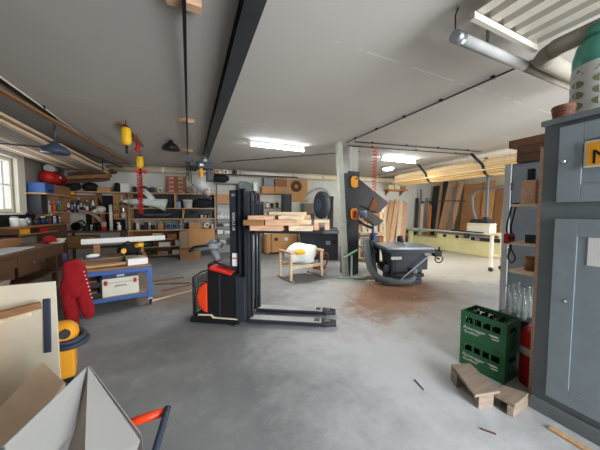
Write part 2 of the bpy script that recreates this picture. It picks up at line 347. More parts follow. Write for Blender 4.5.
c = atX(56, 153, -2.15); pendant(c.x, c.y, 2.60, 'enamel', 'blue-grey enamel lamp hanging beside the overhead slats by the window', .2)
# ceiling conduits
def conduit(pts, lab, m='grey_lt', r=.012, clip='black', n=4):
    t = thing('ceiling_conduit', lab, 'conduit', pts[0]); o = Vector(pts[0]); P = [Vector(p)-o for p in pts]
    MB().tube(P, r, 8).build('pipe', m, t)
    for k in range(n):
        f = (k+.5)/n; q = P[0].lerp(P[-1], f) if len(P) == 2 else P[min(len(P)-1, k)]
        MB().obox(q+Vector((0, 0, (CEIL-.002-o.z-q.z)/2)), (.04, .04, CEIL-.004-o.z-q.z+.02)).build('clip', clip, t)
conduit([(3.3, .8, 3.125), (3.3, 4.75, 3.125)], 'thin grey conduit with black clips running from the column towards the cabinet', n=6, m='steel_dk')
conduit([(3.42, 4.62, 3.125), (7.0, 4.0, 3.125)], 'thin dark conduit running from the column to the hanging slat bundle', n=4, m='steel_dk')
conduit([(3.5, 4.95, 3.125), (7.2, 4.3, 3.125)], 'second thin dark conduit parallel behind the one reaching the slat bundle', n=3, m='steel_dk')
conduit([(-1.97, .5, 3.12), (-1.97, 9.6, 3.12)], 'pale conduit along the ceiling above the left slats', n=5, m='offwhite')
tag(MB().box(-2.0, 4.0, 3.115, -1.96, 5.6, 3.145).build('conduit_sleeve', 'black', loc=(-.06, 0, 0)), 'short black cable duct beside the pale ceiling conduit', 'duct')
conduit([(4.1, 5.3, 3.13), (1.0, 8.2, 3.13)], 'thin cable pipe from behind the column to the back duct', n=4, m='steel_dk')

# big duct under the back ceiling
o0 = bw(-2.3, .3, 2.98); t = thing('ventilation_duct', 'long cream round duct running under the ceiling along the back wall', 'duct', o0, BA)
MB().cyl((0, 0, 0), (12.3, 0, 0), .1, seg=24).build('pipe', 'cream', t)
for s_ in (1.5, 4.5, 7.4, 10.4): MB().cyl((s_, 0, 0), (s_+.1, 0, 0), .112, seg=24).build('collar', 'cream', t)
for s_ in (1.0, 4, 7, 10): MB().box(s_-.02, -.01, .09, s_+.02, .01, CEIL-2.98).build('hanger', 'steel', t)
# white pipe along the slat bundle
t = thing('heating_pipe', 'white insulated pipe under the ceiling above the hanging slat bundle', 'pipe', (7.35, 1.5, 3.075))
MB().cyl((0, 0, 0), (0, 7, 0), .055).build('pipe', 'pipe', t)
for y in (1, 3.5, 6): MB().box(-.015, y, .05, .015, y+.04, .073).build('hanger', 'steel', t)

# hanging slat bundle (right) and its straps
n = 0
for iz in range(8):
    for ix in range(9):
        x = (ix-4)*.062; z = (iz-3.5)*.055
        e_ = (x/.27)**2+(z/.225)**2
        if e_ > 1 or e_ < .38: continue
        y0 = random.uniform(-.06, .06)
        tag(MB().box(-.027, 0, -.024, .027, 5.4, .024).build('timber_batten', random.choice(['slat', 'slat', 'wood_pale']), loc=(7.35+x, 1.65+y0, 2.745+z), bevel=.009),
            'long pale planed slat strapped into the overhead bundle on the machine side', 'slat', 'slats in the bundle hanging over the panel saw')
for y, lab in ((4.0, 'black webbing strap holding up the near half of the pale slat bundle'), (5.7, 'black webbing strap around the far half of the pale slat bundle')):
    pts = [(-.285, .3, .402), (-.285, 0, .05)]+[(.285*math.cos(a), -.03, .245*math.sin(a)) for a in [R(d) for d in range(190, 351, 16)]]+[(.285, 0, .05), (.285, .3, .402)]
    b = MB()
    for a_, c_ in zip(pts, pts[1:]): b.bar(a_, c_, .006, .07, (0, 1, 0))
    tag(b.build('hanging_strap', 'black', loc=(7.35, y, 2.745)), lab, 'strap')
# slats hung under the ceiling on the window side
for iz in range(2):
    for ix in range(10):
        tag(MB().box(-.045, 0, -.022, .045, 8.1+random.uniform(-.35, .1), .022).build('timber_batten', random.choice(['slat_dk', 'wood_grey', 'slat_dk', 'wood_raw']), loc=(-3.25+ix*.101, 1.6, 2.80+iz*.09+random.uniform(-.006, .006)), bevel=.006),
            'long grey-brown slat laid up under the ceiling on the window side', 'slat', 'slats stored overhead beside the window')
for y in (3.0, 6.2, 9.0):
    b = MB().box(-3.34, y-.012, 2.745, -2.26, y+.012, 2.766)
    for x in (-3.33, -2.27): b.box(x-.012, y-.012, 2.756, x+.012, y+.012, CEIL-.002)
    tag(b.build('hanging_bracket', 'steel_dk'), {3.0: 'steel hanger under the window-side slats, nearest the camera', 6.2: 'steel hanger under the window-side slats beside the window', 9.0: 'steel hanger under the far ends of the window-side slats'}[y], 'bracket')
tag(MB().bar((-2.2, 2.2, 3.0), (-1.6, 9.2, 3.0), .07, .03).build('timber_moulding', 'wood_brown'), 'long brown moulding strip tucked under the ceiling above the slats', 'strip')
tag(MB().bar((-2.7, 5.5, 3.02), (-1.9, 9.4, 2.96), .05, .03).build('timber_moulding', 'wood_dark'), 'shorter dark brown strip under the ceiling ending at the back duct', 'strip')
# yellow spring balancers with red hose
t = thing('hanger_plank', 'small wooden plank screwed to the ceiling above the yellow tool balancers', 'board', (-1.02, 5.7, CEIL))
MB().bar((-.05, -.35, -.02), (0, 1.35, -.02), .12, .03).build('board', 'wood_brown', t)
def balancer(c, zt, lab, red):
    t = thing('tool_balancer', lab, 'balancer', (c.x, c.y, zt))
    MB().tube([(0, 0, CEIL-.035-zt), (0, 0, .02)], .008, 6).build('hook', 'steel_dk', t)
    MB().lathe([(.02, .03), (.06, .01), (.075, -.05), (.075, -.22), (.06, -.26), (.02, -.28)], 18).build('housing', 'yellow', t)
    MB().lathe([(.035, .05), (.05, .03), (.05, .0)], 14).build('cap', 'black', t)
    MB().cyl((0, 0, -.28), (0, 0, -.42), .02).build('plug', 'black', t)
    if red:
        for k in range(4): MB().ball((-.09+.06*k, .02*k, -.33-.02*(k % 2)), .045).build('connector', 'red_bright', t)
c = atZ(126, 128, 2.98); balancer(c, 2.97, 'yellow tool balancer on the ceiling plank, nearer and higher of the pair', 0)
c = atZ(141, 150, 2.98); c = Vector((-1.07, 7.2, 0)); balancer(c, 2.9, 'yellow tool balancer with red hose couplings, farther of the ceiling pair', 1)
c = atY(137, 150, 5.9); tag(MB().ball((0, 0, 0), .05).cyl((0, 0, .03), (.02, 0, .12), .03).tube([(.02, 0, .1), (0, 0, CEIL-.04-c.z)], .008, 6).build('hose_coupling', 'red', loc=c), 'single red hose coupling hanging between the two yellow balancers', 'coupling')
def coil(name, lab, loc, h, r, turns, m, tr=.012):
    pts = [(r*math.cos(2*PI*k/10), r*math.sin(2*PI*k/10), -h*k/(10*turns)) for k in range(int(10*turns)+1)]
    return tag(MB().tube(pts, tr, 6).build(name, m, loc=loc), lab, 'hose')
coil('coiled_hose', 'red coiled air hose hanging below the yellow tool balancer', (-1.1, 7.25, 2.52), 1.0, .055, 22, 'red')
coil('coiled_hose', 'orange-red coiled air hose hanging from the ceiling beside the column', (4.12, 4.75, 3.12), 1.1, .05, 14, 'red_bright', .009)

# hoist at the end of the ceiling beam and the silver extraction hood below
t = thing('hoist_motor', 'dark electric hoist unit hanging at the far end of the ceiling beam', 'hoist', (.44, 7.35, 2.82))
MB().box(-.22, -.14, -.1, .2, .14, .1).build('housing', 'charcoal', t, bevel=.02); MB().box(.02, -.12, -.42, .2, .1, -.1).build('gearbox', 'charcoal', t, bevel=.02)
for sx in (-.1, .1): MB().cyl((sx, -.05, .16), (sx, .05, .16), .06).build('wheel', 'steel_dk', t)
MB().box(-.14, -.04, .08, .14, .04, .178).build('trolley_frame', 'steel', t); MB().box(-.15, -.146, -.03, -.05, -.139, .03).build('label_plate', 'white', t)
MB().box(-.42, -.06, .0, -.22, .06, .09).build('control_box', 'steel_dk', t)
t = thing('extraction_hood', 'silver cone-shaped extraction hood hanging tilted below the hoist', 'hood', (.32, 7.2, 2.26))
MB().cyl((-.12, 0, .12), (.14, 0, -.16), .17, .12, 22).build('drum', 'grey_lt', t); MB().tube([(-.02, 0, .1), (.0, 0, .3), (.0, .02, .46)], .05, 12, sub=4).build('pipe', 'amber', t)
MB().cyl((.1, -.06, -.14), (.2, -.1, -.24), .1, .07).build('nozzle', 'pinkish', t)
tag(MB().box(-.16, -.05, -.07, .16, .05, .07).box(-.13, -.056, -.04, .13, -.05, .05).box(-.01, -.01, .07, .01, .01, .21).build('ceiling_speaker', 'steel_dk', loc=(.1, 8.6, 2.92), bevel=.006), 'small grey box on the ceiling beside the rail trolley', 'box')
# corrugated panel, tube lamp and bent pipe overhead near the tall cabinet
t = thing('radiant_ceiling_panel', 'white ribbed panel hanging from the ceiling over the tall grey cabinet', 'panel', (1.9, -.9, 2.98))
prof = []; nr = 5; W_ = .84
for k in range(nr):
    x = k*W_/nr; s_ = W_/nr
    prof += [(x, .0), (x+s_*.5, .0), (x+s_*.56, .05), (x+s_*.90, .05), (x+s_*.96, 0)]
prof += [(W_, 0)]
poly = [(x, 0, z) for x, z in prof]+[(W_, 0, .062), (0, 0, .062)]
b = MB(); P = [(x, 0, z) for x, z in prof]
for (x0, _, z0), (x1, _, z1) in zip(P, P[1:]): b.prism([(x0, 0, z0), (x1, 0, z1), (x1, 0, z1+.006), (x0, 0, z0+.006)], (0, 2.05, 0))
b.build('ribbed_sheet', 'panel_beige', t)
MB().box(0, 0, .07, W_, 2.0, .085).build('backing_sheet', 'grey', t); MB().box(-.02, 2.052, -.05, W_+.02, 2.085, -.004).build('edge_bar', 'panel_beige', t)
for x in (.1, .74):
    for y in (.4, 1.8): MB().cyl((x, y, .08), (x, y, .169), .006, seg=8).build('hanger', 'steel', t)
t = thing('tube_lamp', 'switched-off round tube lamp with a clear end cap below the ribbed panel', 'lamp', (1.96, 1.33, 2.93))
MB().cyl((.06, 0, 0), (.95, -.01, 0), .043, seg=20).build('diffuser', 'tube_glass', t); MB().cyl((.95, -.01, 0), (1.95, -.02, 0), .041, seg=20).build('body', 'beige', t)
MB().cyl((-.03, 0, 0), (.06, 0, 0), .047, seg=20).build('end_cap', 'steel', t); MB().tube([(-.02, 0, .0), (-.03, 0, .15), (0, 0, .219)], .006, 6).build('cable', 'black', t)
for x in (.4, 1.6): MB().box(x-.01, -.01, .048, x+.01, .01, .219).build('hanger', 'steel', t)
t = thing('bent_pipe', 'thick grey-white pipe with an elbow under the ceiling above the gas bottle', 'pipe', (2.84, -.6, 2.93))
MB().tube([(0, 0, 0), (0, 1.5, 0), (.02, 1.68, 0), (.09, 1.78, 0), (.25, 1.8, 0), (1.4, 1.8, 0)], .068, 16, sub=4).build('pipe', 'beige', t)
for y in (.3, 1.3): MB().box(-.012, y, .06, .012, y+.03, .219).build('hanger', 'steel', t)
# ================================================================== pallet stacker
t = thing('pallet_stacker', 'black and orange electric pallet stacker with timber on its raised forks', 'forklift', (.85, 3.54, 0), R(-31.4))
b = MB().prism([(-.55, -.34, .1), (-.06, -.34, .1), (-.06, -.34, .66), (-.2, -.34, .72), (-.5, -.34, .78), (-.55, -.34, .77)], (0, .68, 0)); b.build('chassis', 'black', t, bevel=.015)
MB().prism([(-.52, -.345, .765), (-.2, -.345, .695), (-.2, -.345, .73), (-.52, -.345, .81)], (0, .69, 0)).build('top_cover', 'red_bright', t, bevel=.012)
MB().prism([(-.46, -.25, .825), (-.24, -.25, .76), (-.26, -.25, .80), (-.44, -.25, .855)], (0, .5, 0)).build('storage_tray', 'charcoal', t, bevel=.01)
MB().box(-.38, -.352, .14, -.36, -.34, .70).box(-.14, -.356, .08, -.02, -.3, .68).build('side_trim', 'charcoal', t)
MB().box(-.62, -.2, .2, -.52, .2, .82).build('battery_column', 'charcoal', t, bevel=.02)
pr = [(-.55, .15), (-.62, .17), (-.70, .26), (-.72, .38), (-.69, .5), (-.62, .57), (-.55, .58)]
MB().prism([(x, -.33, z) for x, z in pr], (0, .66, 0)).build('rear_cover', 'orange', t, bevel=.03)
MB().prism([(-.80, -.36, .03), (-.1, -.36, .03), (-.1, -.36, .1), (-.68, -.36, .13), (-.80, -.36, .1)], (0, .72, 0)).build('base_skirt', 'black', t, bevel=.01)
MB().prism([(-.68, -.364, .135), (-.50, -.364, .14), (-.46, -.364, .105), (-.12, -.364, .1), (-.12, -.364, .115), (-.45, -.364, .12), (-.49, -.364, .155), (-.68, -.364, .15)], (0, .02, 0)).build('edge_strip', 'cream', t)
# bent mesh guard behind the operator step
g = MB()
for k in range(11):
    z = .14+k*.045; g.tube([(-.76, -.3, z), (-.81, -.25, z), (-.83, 0, z), (-.82, .28, z)], .007, 5)
for x, y in [(-.76, -.3)]+[(-.82, -.24+.04*k) for k in range(14)]: g.tube([(x, y, .1), (x, y, .6)], .006, 5)
g.build('mesh_guard', 'black', t)
MB().tube([(-.76, -.3, .1), (-.76, -.3, .52), (-.81, -.25, .62), (-.83, 0, .64), (-.82, .28, .62), (-.8, .3, .1)], .014, 8).build('guard_rail', 'black', t)
for x, y, r in ((-.62, -.25, .1), (-.62, .25, .1), (-.2, -.3, .07)): MB().cyl((x, y-.03, r), (x, y+.03, r), r).build('wheel', 'black_soft', t)
# tiller
MB().tube([(-.53, 0, .78), (-.58, 0, .93), (-.66, 0, 1.0)], [.06, .055, .05], 12).build('tiller_neck', 'grey', t)
hd = MB().prism([(-.92, -.05, .95), (-.8, -.12, 1.0), (-.6, -.16, 1.03), (-.52, -.1, 1.0), (-.52, .1, 1.0), (-.6, .16, 1.03), (-.8, .12, 1.0), (-.92, .05, .95)], (.03, 0, .08)).build('tiller_head', 'grey', t, bevel=.02)
MB().tube([(-.62, -.14, 1.07), (-.8, -.2, 1.05), (-.92, -.14, .98), (-.94, 0, .97), (-.92, .14, .98), (-.8, .2, 1.05), (-.62, .14, 1.07)], .02, 10, sub=3).build('grip_loop', 'black', hd)
MB().box(-.68, -.05, 1.1, -.58, .05, 1.13).build('display', 'grey', hd, bevel=.006)
# mast
MB().box(-.27, -.22, .3, -.14, .22, 1.85).build('mast_cover', 'mast', t, bevel=.008)
for sy in (-1, 1):
    b = MB(); y0 = sy*.23
    b.box(-.12, y0-.045, .04, -.105, y0+.045, 1.87).box(-.04, y0-.045, .04, -.025, y0+.045, 1.87).box(-.105, y0-sy*.045-.006, .04, -.04, y0-sy*.045+.006, 1.87).build('outer_rail', 'mast', t)
    b = MB(); y0 = sy*.17; b.box(-.02, y0-.03, .06, -.008, y0+.03, 1.82).box(.035, y0-.03, .06, .047, y0+.03, 1.82).box(-.008, y0-.005, .06, .035, y0+.005, 1.82).build('inner_rail', 'steel_dk', t)
    MB().tube([(-.08, sy*.17, .1), (-.08, sy*.17, 1.5)], .02, 12).build('lift_cylinder', 'steel_dk', t); MB().tube([(.03, sy*.08, .3), (.03, sy*.08, 1.8)], .007, 6).build('chain', 'steel', t)
for z in (.12, 1.0, 1.83): MB().box(-.11, -.19, z-.03, -.07, .19, z+.03).build('crossbar', 'mast', t)
ZF = 1.305
b = MB().box(.075, -.24, ZF-.06, .105, .24, ZF).box(.075, -.24, ZF+.14, .105, .24, ZF+.2)
for y in (-.19, -.1, 0, .1, .19): b.box(.08, y-.012, ZF-.001, .1, y+.012, ZF+.37)
b.box(.075, -.2, ZF+.36, .105, .2, ZF+.4).build('fork_carriage', 'mast', t)
for sy in (-1, 1):
    c0 = sy*.19
    f = MB().prism([(.1, c0-.08, ZF-.04), (1.02, c0-.08, ZF-.04), (1.22, c0-.045, ZF-.04), (1.22, c0+.045, ZF-.04), (1.02, c0+.08, ZF-.04), (.1, c0+.08, ZF-.04)], (0, 0, .045)).build('fork', 'mast', t, bevel=.006)
    MB().box(.106, c0-.06, ZF+.005, .13, c0+.06, ZF+.2).build('fork_heel', 'mast', f)
    l_ = MB().prism([(0, c0-.09, .03), (1.05, c0-.09, .03), (1.2, c0-.06, .03), (1.2, c0+.06, .03), (1.05, c0+.09, .03), (0, c0+.09, .03)], (0, 0, .05)).build('support_leg', 'mast', t, bevel=.008)
    MB().box(.02, c0-.07, .0801, 1.0, c0+.07, .085).build('worn_top', 'grey_lt', l_)
    for x in (.94, 1.08): MB().cyl((x, c0-.055, .04), (x, c0+.055, .04), .0395).build('load_roller', 'chrome', l_); MB().box(x-.035, c0-.05, .0802, x+.035, c0+.05, .09).build('roller_cover', 'chrome', l_)
text('BT STAXIO', .05, 'white', t, (-.205, -.2215, 1.42), (R(90), R(-90), 0))
MB().box(-.235, -.2225, .80, -.165, -.22, .98).build('warning_sticker', 'white', t); MB().box(-.23, -.224, .90, -.17, -.2225, .92).build('sticker_band', 'red', t)
text('BT', .05, 'grey_lt', t, (-.205, -.2215, 1.78), (R(90), 0, 0))

# timber load on the raised forks
FM = Matrix.Rotation(R(-31.4), 3, 'Z')
def fk(x, y, z): v = FM @ Vector((x, y, 0)); return (.85+v.x, 3.54+v.y, z)
z0_ = ZF+.0055
load = [(.30, -.33, 0, .42, .2, .067, 'wood_pink', 'bottom row at the edge facing the camera'), (.74, -.3, 0, .3, .2, .067, 'wood_pale', 'bottom row, short end piece'), (.5, -.08, 0, .75, .2, .067, 'wood_pink', 'bottom row between the two forks'), (.48, .14, 0, .7, .2, .067, 'wood_pale', 'bottom row over the far fork'), (.5, .33, 0, .66, .16, .067, 'wood', 'bottom row at the far edge'),
        (.14, -.36, 1, .26, .18, .071, 'wood_brown', 'second row, dark short block by the mast'), (.50, -.33, 1, .42, .18, .071, 'wood_pink', 'second row at the edge facing the camera'), (.5, -.1, 1, .72, .2, .071, 'wood_pale', 'second row between the forks'), (.46, .14, 1, .62, .2, .071, 'wood_pink', 'second row over the far fork'),
        (.22, -.33, 2, .32, .17, .053, 'wood_pink', 'third row by the mast'), (.6, -.22, 2, .32, .2, .053, 'wood_pale', 'third row, middle piece'), (.5, .02, 2, .66, .2, .053, 'wood_pink', 'third row, long piece'), (.52, -.05, 3, .5, .22, .045, 'wood_pale', 'top board of the load')]
zr_ = [z0_, z0_+.068, z0_+.14, z0_+.194]
for x, y, r_, l_, w_, h_, m, lab in load:
    box_thing('timber_block', m, 'rough timber block on the raised forks, '+lab, 'timber', fk(x, y, zr_[r_]), (l_, w_, h_), R(-31.4+random.uniform(-2, 2)), 'timber load on the raised forks')
t = thing('wooden_bracket', 'small pale wooden cradle standing on the tips of the raised forks', 'block', fk(1.0, -.1, z0_), R(-31.4))
MB().box(-.1, -.14, 0, -.04, .14, .1).build('side', 'wood_pink', t, bevel=.003); MB().box(.04, -.14, 0, .1, .14, .1).build('side', 'wood_pink', t, bevel=.003); MB().box(-.1, -.14, .1005, .1, .14, .135).build('top', 'wood_pale', t, bevel=.003)

# ================================================================== blue workbench on casters (under the overalls)
BX, BY, BR = -.6, 4.76, R(11)
t = thing('workbench', 'low blue steel workbench on casters with a scratched wooden top', 'workbench', (BX, BY, 0), BR)
L_, D_ = 1.04, 1.5
MB().box(-L_, 0, .64, 0, D_, .68).build('bench_top', 'wood_brown', t, bevel=.006)
MB().box(-L_, -.03, .585, .01, 0, .645).box(-L_, D_, .585, .01, D_+.03, .645).box(-.03, 0, .585, .01, D_, .638).box(-L_, 0, .585, -L_+.04, D_, .638).build('top_rail', 'blue', t)
for i, (x, y) in enumerate(((-.025, 0), (-.025, D_), (-L_+.02, 0), (-L_+.02, D_))):
    MB().box(x-.03, y-.03, .12, x+.03, y+.03, .585).build('leg', 'blue', t)
    c_ = MB().box(x-.035, y-.035, .1, x+.035, y+.035, .12).box(x-.03, y-.012, .04, x-.022, y+.012, .1).box(x+.022, y-.012, .04, x+.03, y+.012, .1).build('caster', 'chrome', t)
    MB().cyl((x-.016, y, .055), (x+.016, y, .055), .054).build('wheel', 'black_soft', c_)
MB().box(-L_, -.02, .16, -.05, 0, .21).build('shelf_rail', 'blue', t); MB().box(-L_, D_, .16, -.05, D_+.02, .21).build('shelf_rail', 'blue', t); MB().box(-L_, 0, .19, -.02, D_, .215).build('lower_shelf', 'wood_grey', t)
MB().box(-L_-.03, -.03, .585, -L_+.01, .01, .96).build('corner_post', 'blue_dk', t)
def bench(x, y, z=.68): v = Matrix.Rotation(BR, 3, 'Z') @ Vector((x, y, 0)); return (BX+v.x, BY+v.y, z)
# what lies on it
for i, (x, y, w_, d_, h_, rz, m, lab) in enumerate([
    (-.55, .25, .9, .14, .03, 2, 'wood', 'pale scuffed plank lying along the front edge of the blue workbench'),
    (-.6, .55, .8, .2, .035, 8, 'wood_brown', 'brown plank lying askew across the middle of the blue workbench'),
    (-.55, .85, .95, .12, .04, -6, 'wood_grey', 'grey weathered plank behind the others on the blue workbench'),
    (-.7, 1.15, .55, .2, .05, 12, 'wood_dark', 'short dark board at the back of the blue workbench')]):
    box_thing('plank', m, lab, 'plank', bench(x, y), (w_, d_, h_), BR+R(rz), 'planks on the blue workbench')
c0 = atZ(82, 242, .93); c1 = atZ(170, 237, .93); c0 = Vector((-1.78, 6.0, .93)); c1 = Vector((-.33, 6.28, .93))
t = thing('white_profile', 'long white plastic profile lying across two blocks behind the workbench planks', 'profile', ((c0+c1)/2).to_tuple(), math.atan2(c1.y-c0.y, c1.x-c0.x))
MB().box(-.85, -.05, -.0, .56, .05, .1).build('body', 'white', t, bevel=.004); MB().box(-.85, -.054, .02, .56, -.05, .024).build('groove', 'grey_lt', t)
for s_, lab in ((-.62, 'upright wooden block under the window end of the long white profile'), (.1, 'upright wooden block under the middle of the long white profile')):
    u = (c1-c0).normalized(); p = (c0+c1)/2+u*s_; box_thing('support_block', 'wood_brown', lab, 'block', (p.x, p.y, .681), (.1, .16, .248), math.atan2(u.y, u.x))
def drill(loc, rz, lab):
    t = thing('cordless_drill', lab, 'drill', loc, rz)
    MB().box(-.05, -.035, 0, .07, .035, .055).build('battery', 'black', t, bevel=.008); MB().prism([(-.03, -.02, .055), (.03, -.02, .055), (.05, -.02, .17), (.0, -.02, .17)], (0, .04, 0)).build('grip', 'black', t, bevel=.008)
    MB().cyl((-.06, 0, .2), (.1, 0, .2), .038).build('body', 'yellow', t); c = MB().cyl((.1, 0, .2), (.16, 0, .2), .03, .018).build('chuck', 'black', t)
    MB().cyl((.16, 0, .2), (.22, 0, .2), .004).build('drill_bit', 'steel', c)
drill(bench(-.37, .42), R(100), 'yellow and black cordless drill standing on the workbench beside the white box')
drill(bench(-.13, 1.1), R(60), 'yellow and black cordless drill standing behind the white box')
tag(MB().ball((0, 0, .10), (.2, .14, .12), 16, 8).lump(.04, 9, 3).tube([(-.12, 0, .17), (0, 0, .27), (.12, 0, .17)], .015, 8, sub=4).build('tool_bag', 'black_soft', loc=bench(-.3, 1.35, .67)), 'black fabric tool bag slumped on the back of the blue workbench', 'bag')
carton('white', 'white cardboard box lying on the front corner of the blue workbench', bench(-.19, .13), (.28, .16, .1), BR+R(8))
t = thing('hand_plane', 'small dark hand sander with a white top on the workbench near the overalls', 'sander', bench(-.82, .85, .722), BR+R(20))
MB().box(-.12, -.04, 0, .12, .04, .03).build('sole', 'steel_dk', t, bevel=.005); MB().ball((0, 0, .055), (.1, .04, .035)).build('body', 'white', t)
# under it
t = thing('tool_case', 'white plastic tool case with two red latches on the workbench lower shelf', 'case', bench(-.42, .2, .215), BR)
MB().box(-.24, -.16, 0, .24, .16, .29).build('body', 'offwhite', t, bevel=.015); MB().box(-.242, -.162, .215, .242, .162, .222).build('lid_seam', 'grey', t)
for sx in (-1, 1): MB().box(sx*.19-.022, -.175, .19, sx*.19+.022, -.16, .26).build('latch', 'red', t, bevel=.004)
MB().tube([(-.07, -.165, .15), (-.06, -.185, .17), (.06, -.185, .17), (.07, -.165, .15)], .008, 6).build('handle', 'grey', t)
t = thing('tool_case', 'flat dark blue tool case on top of the white one under the workbench', 'case', bench(-.42, .2, .506), BR)
MB().box(-.24, -.15, 0, .24, .15, .072).build('body', 'blue_dk', t, bevel=.012); MB().box(-.05, -.162, .02, .05, -.15, .05).build('latch', 'grey_lt', t)
for z, lab in ((.216, 'black plastic storage bin, lower of the two stacked under the workbench'), (.386, 'black plastic storage bin, upper of the two stacked under the workbench')):
    t = thing('storage_bin', lab, 'bin', bench(-.82, .2, z), BR)
    MB().box(-.15, -.17, 0, .15, .17, .012).box(-.15, -.17, .012, -.138, .17, .165).box(.138, -.17, .012, .15, .17, .165).box(-.138, .158, .012, .138, .17, .165).box(-.138, -.17, .012, .138, -.158, .09).build('shell', 'black', t, bevel=.004)
    MB().box(-.1, -.1, .013, .1, .1, .1).build('contents', 'wood_brown', t, bevel=.01)
# red work overalls over the bench's corner post
cl = Vector((-1.43, 4.27, 0)); t = thing('overalls', 'red work overalls with a dotted white side stripe hung on the bench post', 'overalls', (cl.x, cl.y, 0), R(20)); t.scale = (.86, .86, .97)
b = MB()
rows = [(.93, .03, .04), (.91, .085, .06), (.86, .125, .085), (.74, .15, .10), (.6, .165, .105), (.47, .175, .11), (.43, .17, .1)]
b.lathe([(1, i) for i in range(7)], 20)
for i, v in enumerate(list(b.bm.verts)):
    z, rx, ry = rows[int(round(v.co.z))]; k = i % 20; a = 2*PI*k/20; f = 1+.06*math.sin(5*a+z*9)
    v.co = Vector((rx*math.cos(a)*f-.03*(z-.5), ry*math.sin(a)*f, z))
b.lump(.03, 7, 2); body = b.build('body', 'red_cloth', t)
for sx, x1, z1 in ((-1, -.06, .02), (1, .15, .09)):
    b = MB(); b.tube([(sx*.085, 0, .52), (sx*.085, -.01, .38), (x1*.85, -.02, .2), (x1, -.03, z1)], [.092, .09, .085, .075], 14); b.lump(.03, 9, sx+4)
    for v in b.bm.verts: v.co.z = max(.004, v.co.z)
    b.build('trouser_leg', 'red_cloth', t)
for k in range(8): MB().obox((.105+.011*k, -.085-.002*k, .76-.055*k), (.012, .02, .014), (0, R(10), R(-20))).build('stripe_mark', 'white', t)

# ================================================================== foreground on the window side
t = thing('cabinet_carcass', 'unfinished cream plywood cabinet side standing beside the yellow vacuum', 'panel', (-1.0, 2.6, 0))
MB().box(-.36, 0, 0, 0, .02, .99).build('front_panel', 'cream_board', t, bevel=.002)
MB().box(-.38, -.25, 0, -.362, .2, .96).build('side_panel', 'wood_pink', t, bevel=.002); MB().box(-.62, .05, 0, -.382, .07, .9).build('back_panel', 'wood_brown', t)
MB().obox((-.055, -.012, .64), (.045, .02, .44), (0, R(1.5), 0)).build('edge_handle', 'grip', t, bevel=.008)
MB().box(-.7, -.12, .96, -.362, .22, .99).build('top_board', 'wood_grey', t, bevel=.003)
a = atY(41, 305, 2.5); e = atY(-12, 318, 2.42); tag(MB().bar((0, 0, 0), e-a, .035, .05).build('wood_strip', 'wood_brown', loc=a), 'brown wooden strip resting across the face of the cream panel', 'strip')
tag(MB().bar((0, 0, 0), e-a, .028, .03).build('wood_strip', 'wood_pale', loc=a+Vector((-.04, -.03, -.045))), 'pale wooden strip lying directly under the brown strip on the cream panel', 'strip')
# yellow shop vacuum with a dark hose
c = Vector((-1.1, 2.92, 0)); t = thing('shop_vacuum', 'yellow and black shop vacuum with a coiled dark hose beside the cream panel', 'vacuum', c.to_tuple(), R(15))
MB().box(-.2, -.16, .06, .12, .16, .42).build('tank', 'amber', t, bevel=.03); MB().box(-.21, -.17, .42, .13, .17, .47).build('rim', 'black', t, bevel=.012)
MB().lathe([(.15, .47), (.16, .53), (.15, .6), (.1, .66), (.02, .68)], 20, (-.0, 0, 0)).build('motor_head', 'amber', t)
MB().tube([(-.06, -.12, .60), (.0, -.15, .56), (.06, -.13, .62)], .02, 8, sub=4).build('handle', 'black', t)
MB().cyl((.03, -.13, .57), (.05, -.17, .58), .05).build('switch', 'black', t)
MB().torus((.06, -.02, .5), .14, .03, (.1, -.2, 1), 26).torus((.08, -.03, .44), .15, .03, (.0, -.1, 1), 26).build('hose', 'grip', t)
for x in (-.15, .07):
    for y in (-.13, .13): MB().cyl((x, y-.015, .035), (x, y+.015, .035), .034).build('wheel', 'black', t)
t.scale = (.8, .8, .8)
# heavy plank on a crate, close to the camera
z = .45; P = [atZ(43, 362, z), atZ(66, 381, z), atZ(24, 432, z), atZ(-60, 520, z), atZ(-60, 455, z)]
P = [atZ(43, 362, z), atZ(65, 382, z)]; d = (atZ(-20, 428, z)-P[0]); d.normalize()
o = P[0]; poly = [Vector((0, 0, 0)), P[1]-o, P[1]-o+d*.95, d*.95]
tag(MB().prism(poly, (0, 0, -.06)).build('rough_plank', 'wood_raw', loc=o, bevel=.004), 'thick rough-sawn plank lying across a crate in front of the cream panel', 'plank')
q = o+(P[1]-o)*.5+d*.55; ang = math.atan2(d.y, d.x)
t = thing('wooden_crate', 'low wooden crate carrying the thick rough-sawn plank', 'crate', (q.x, q.y, 0), ang)
for k in range(3):
    for sy in (-1, 1): MB().box(-.22, sy*.08-.008, .02+k*.13, .22, sy*.08+.008, .12+k*.13).build('board', 'wood_brown', t)
for sx in (-1, 1):
    MB().box(sx*.2-.015, -.071, 0, sx*.2+.015, .071, .3899).build('end_panel', 'wood_brown', t)
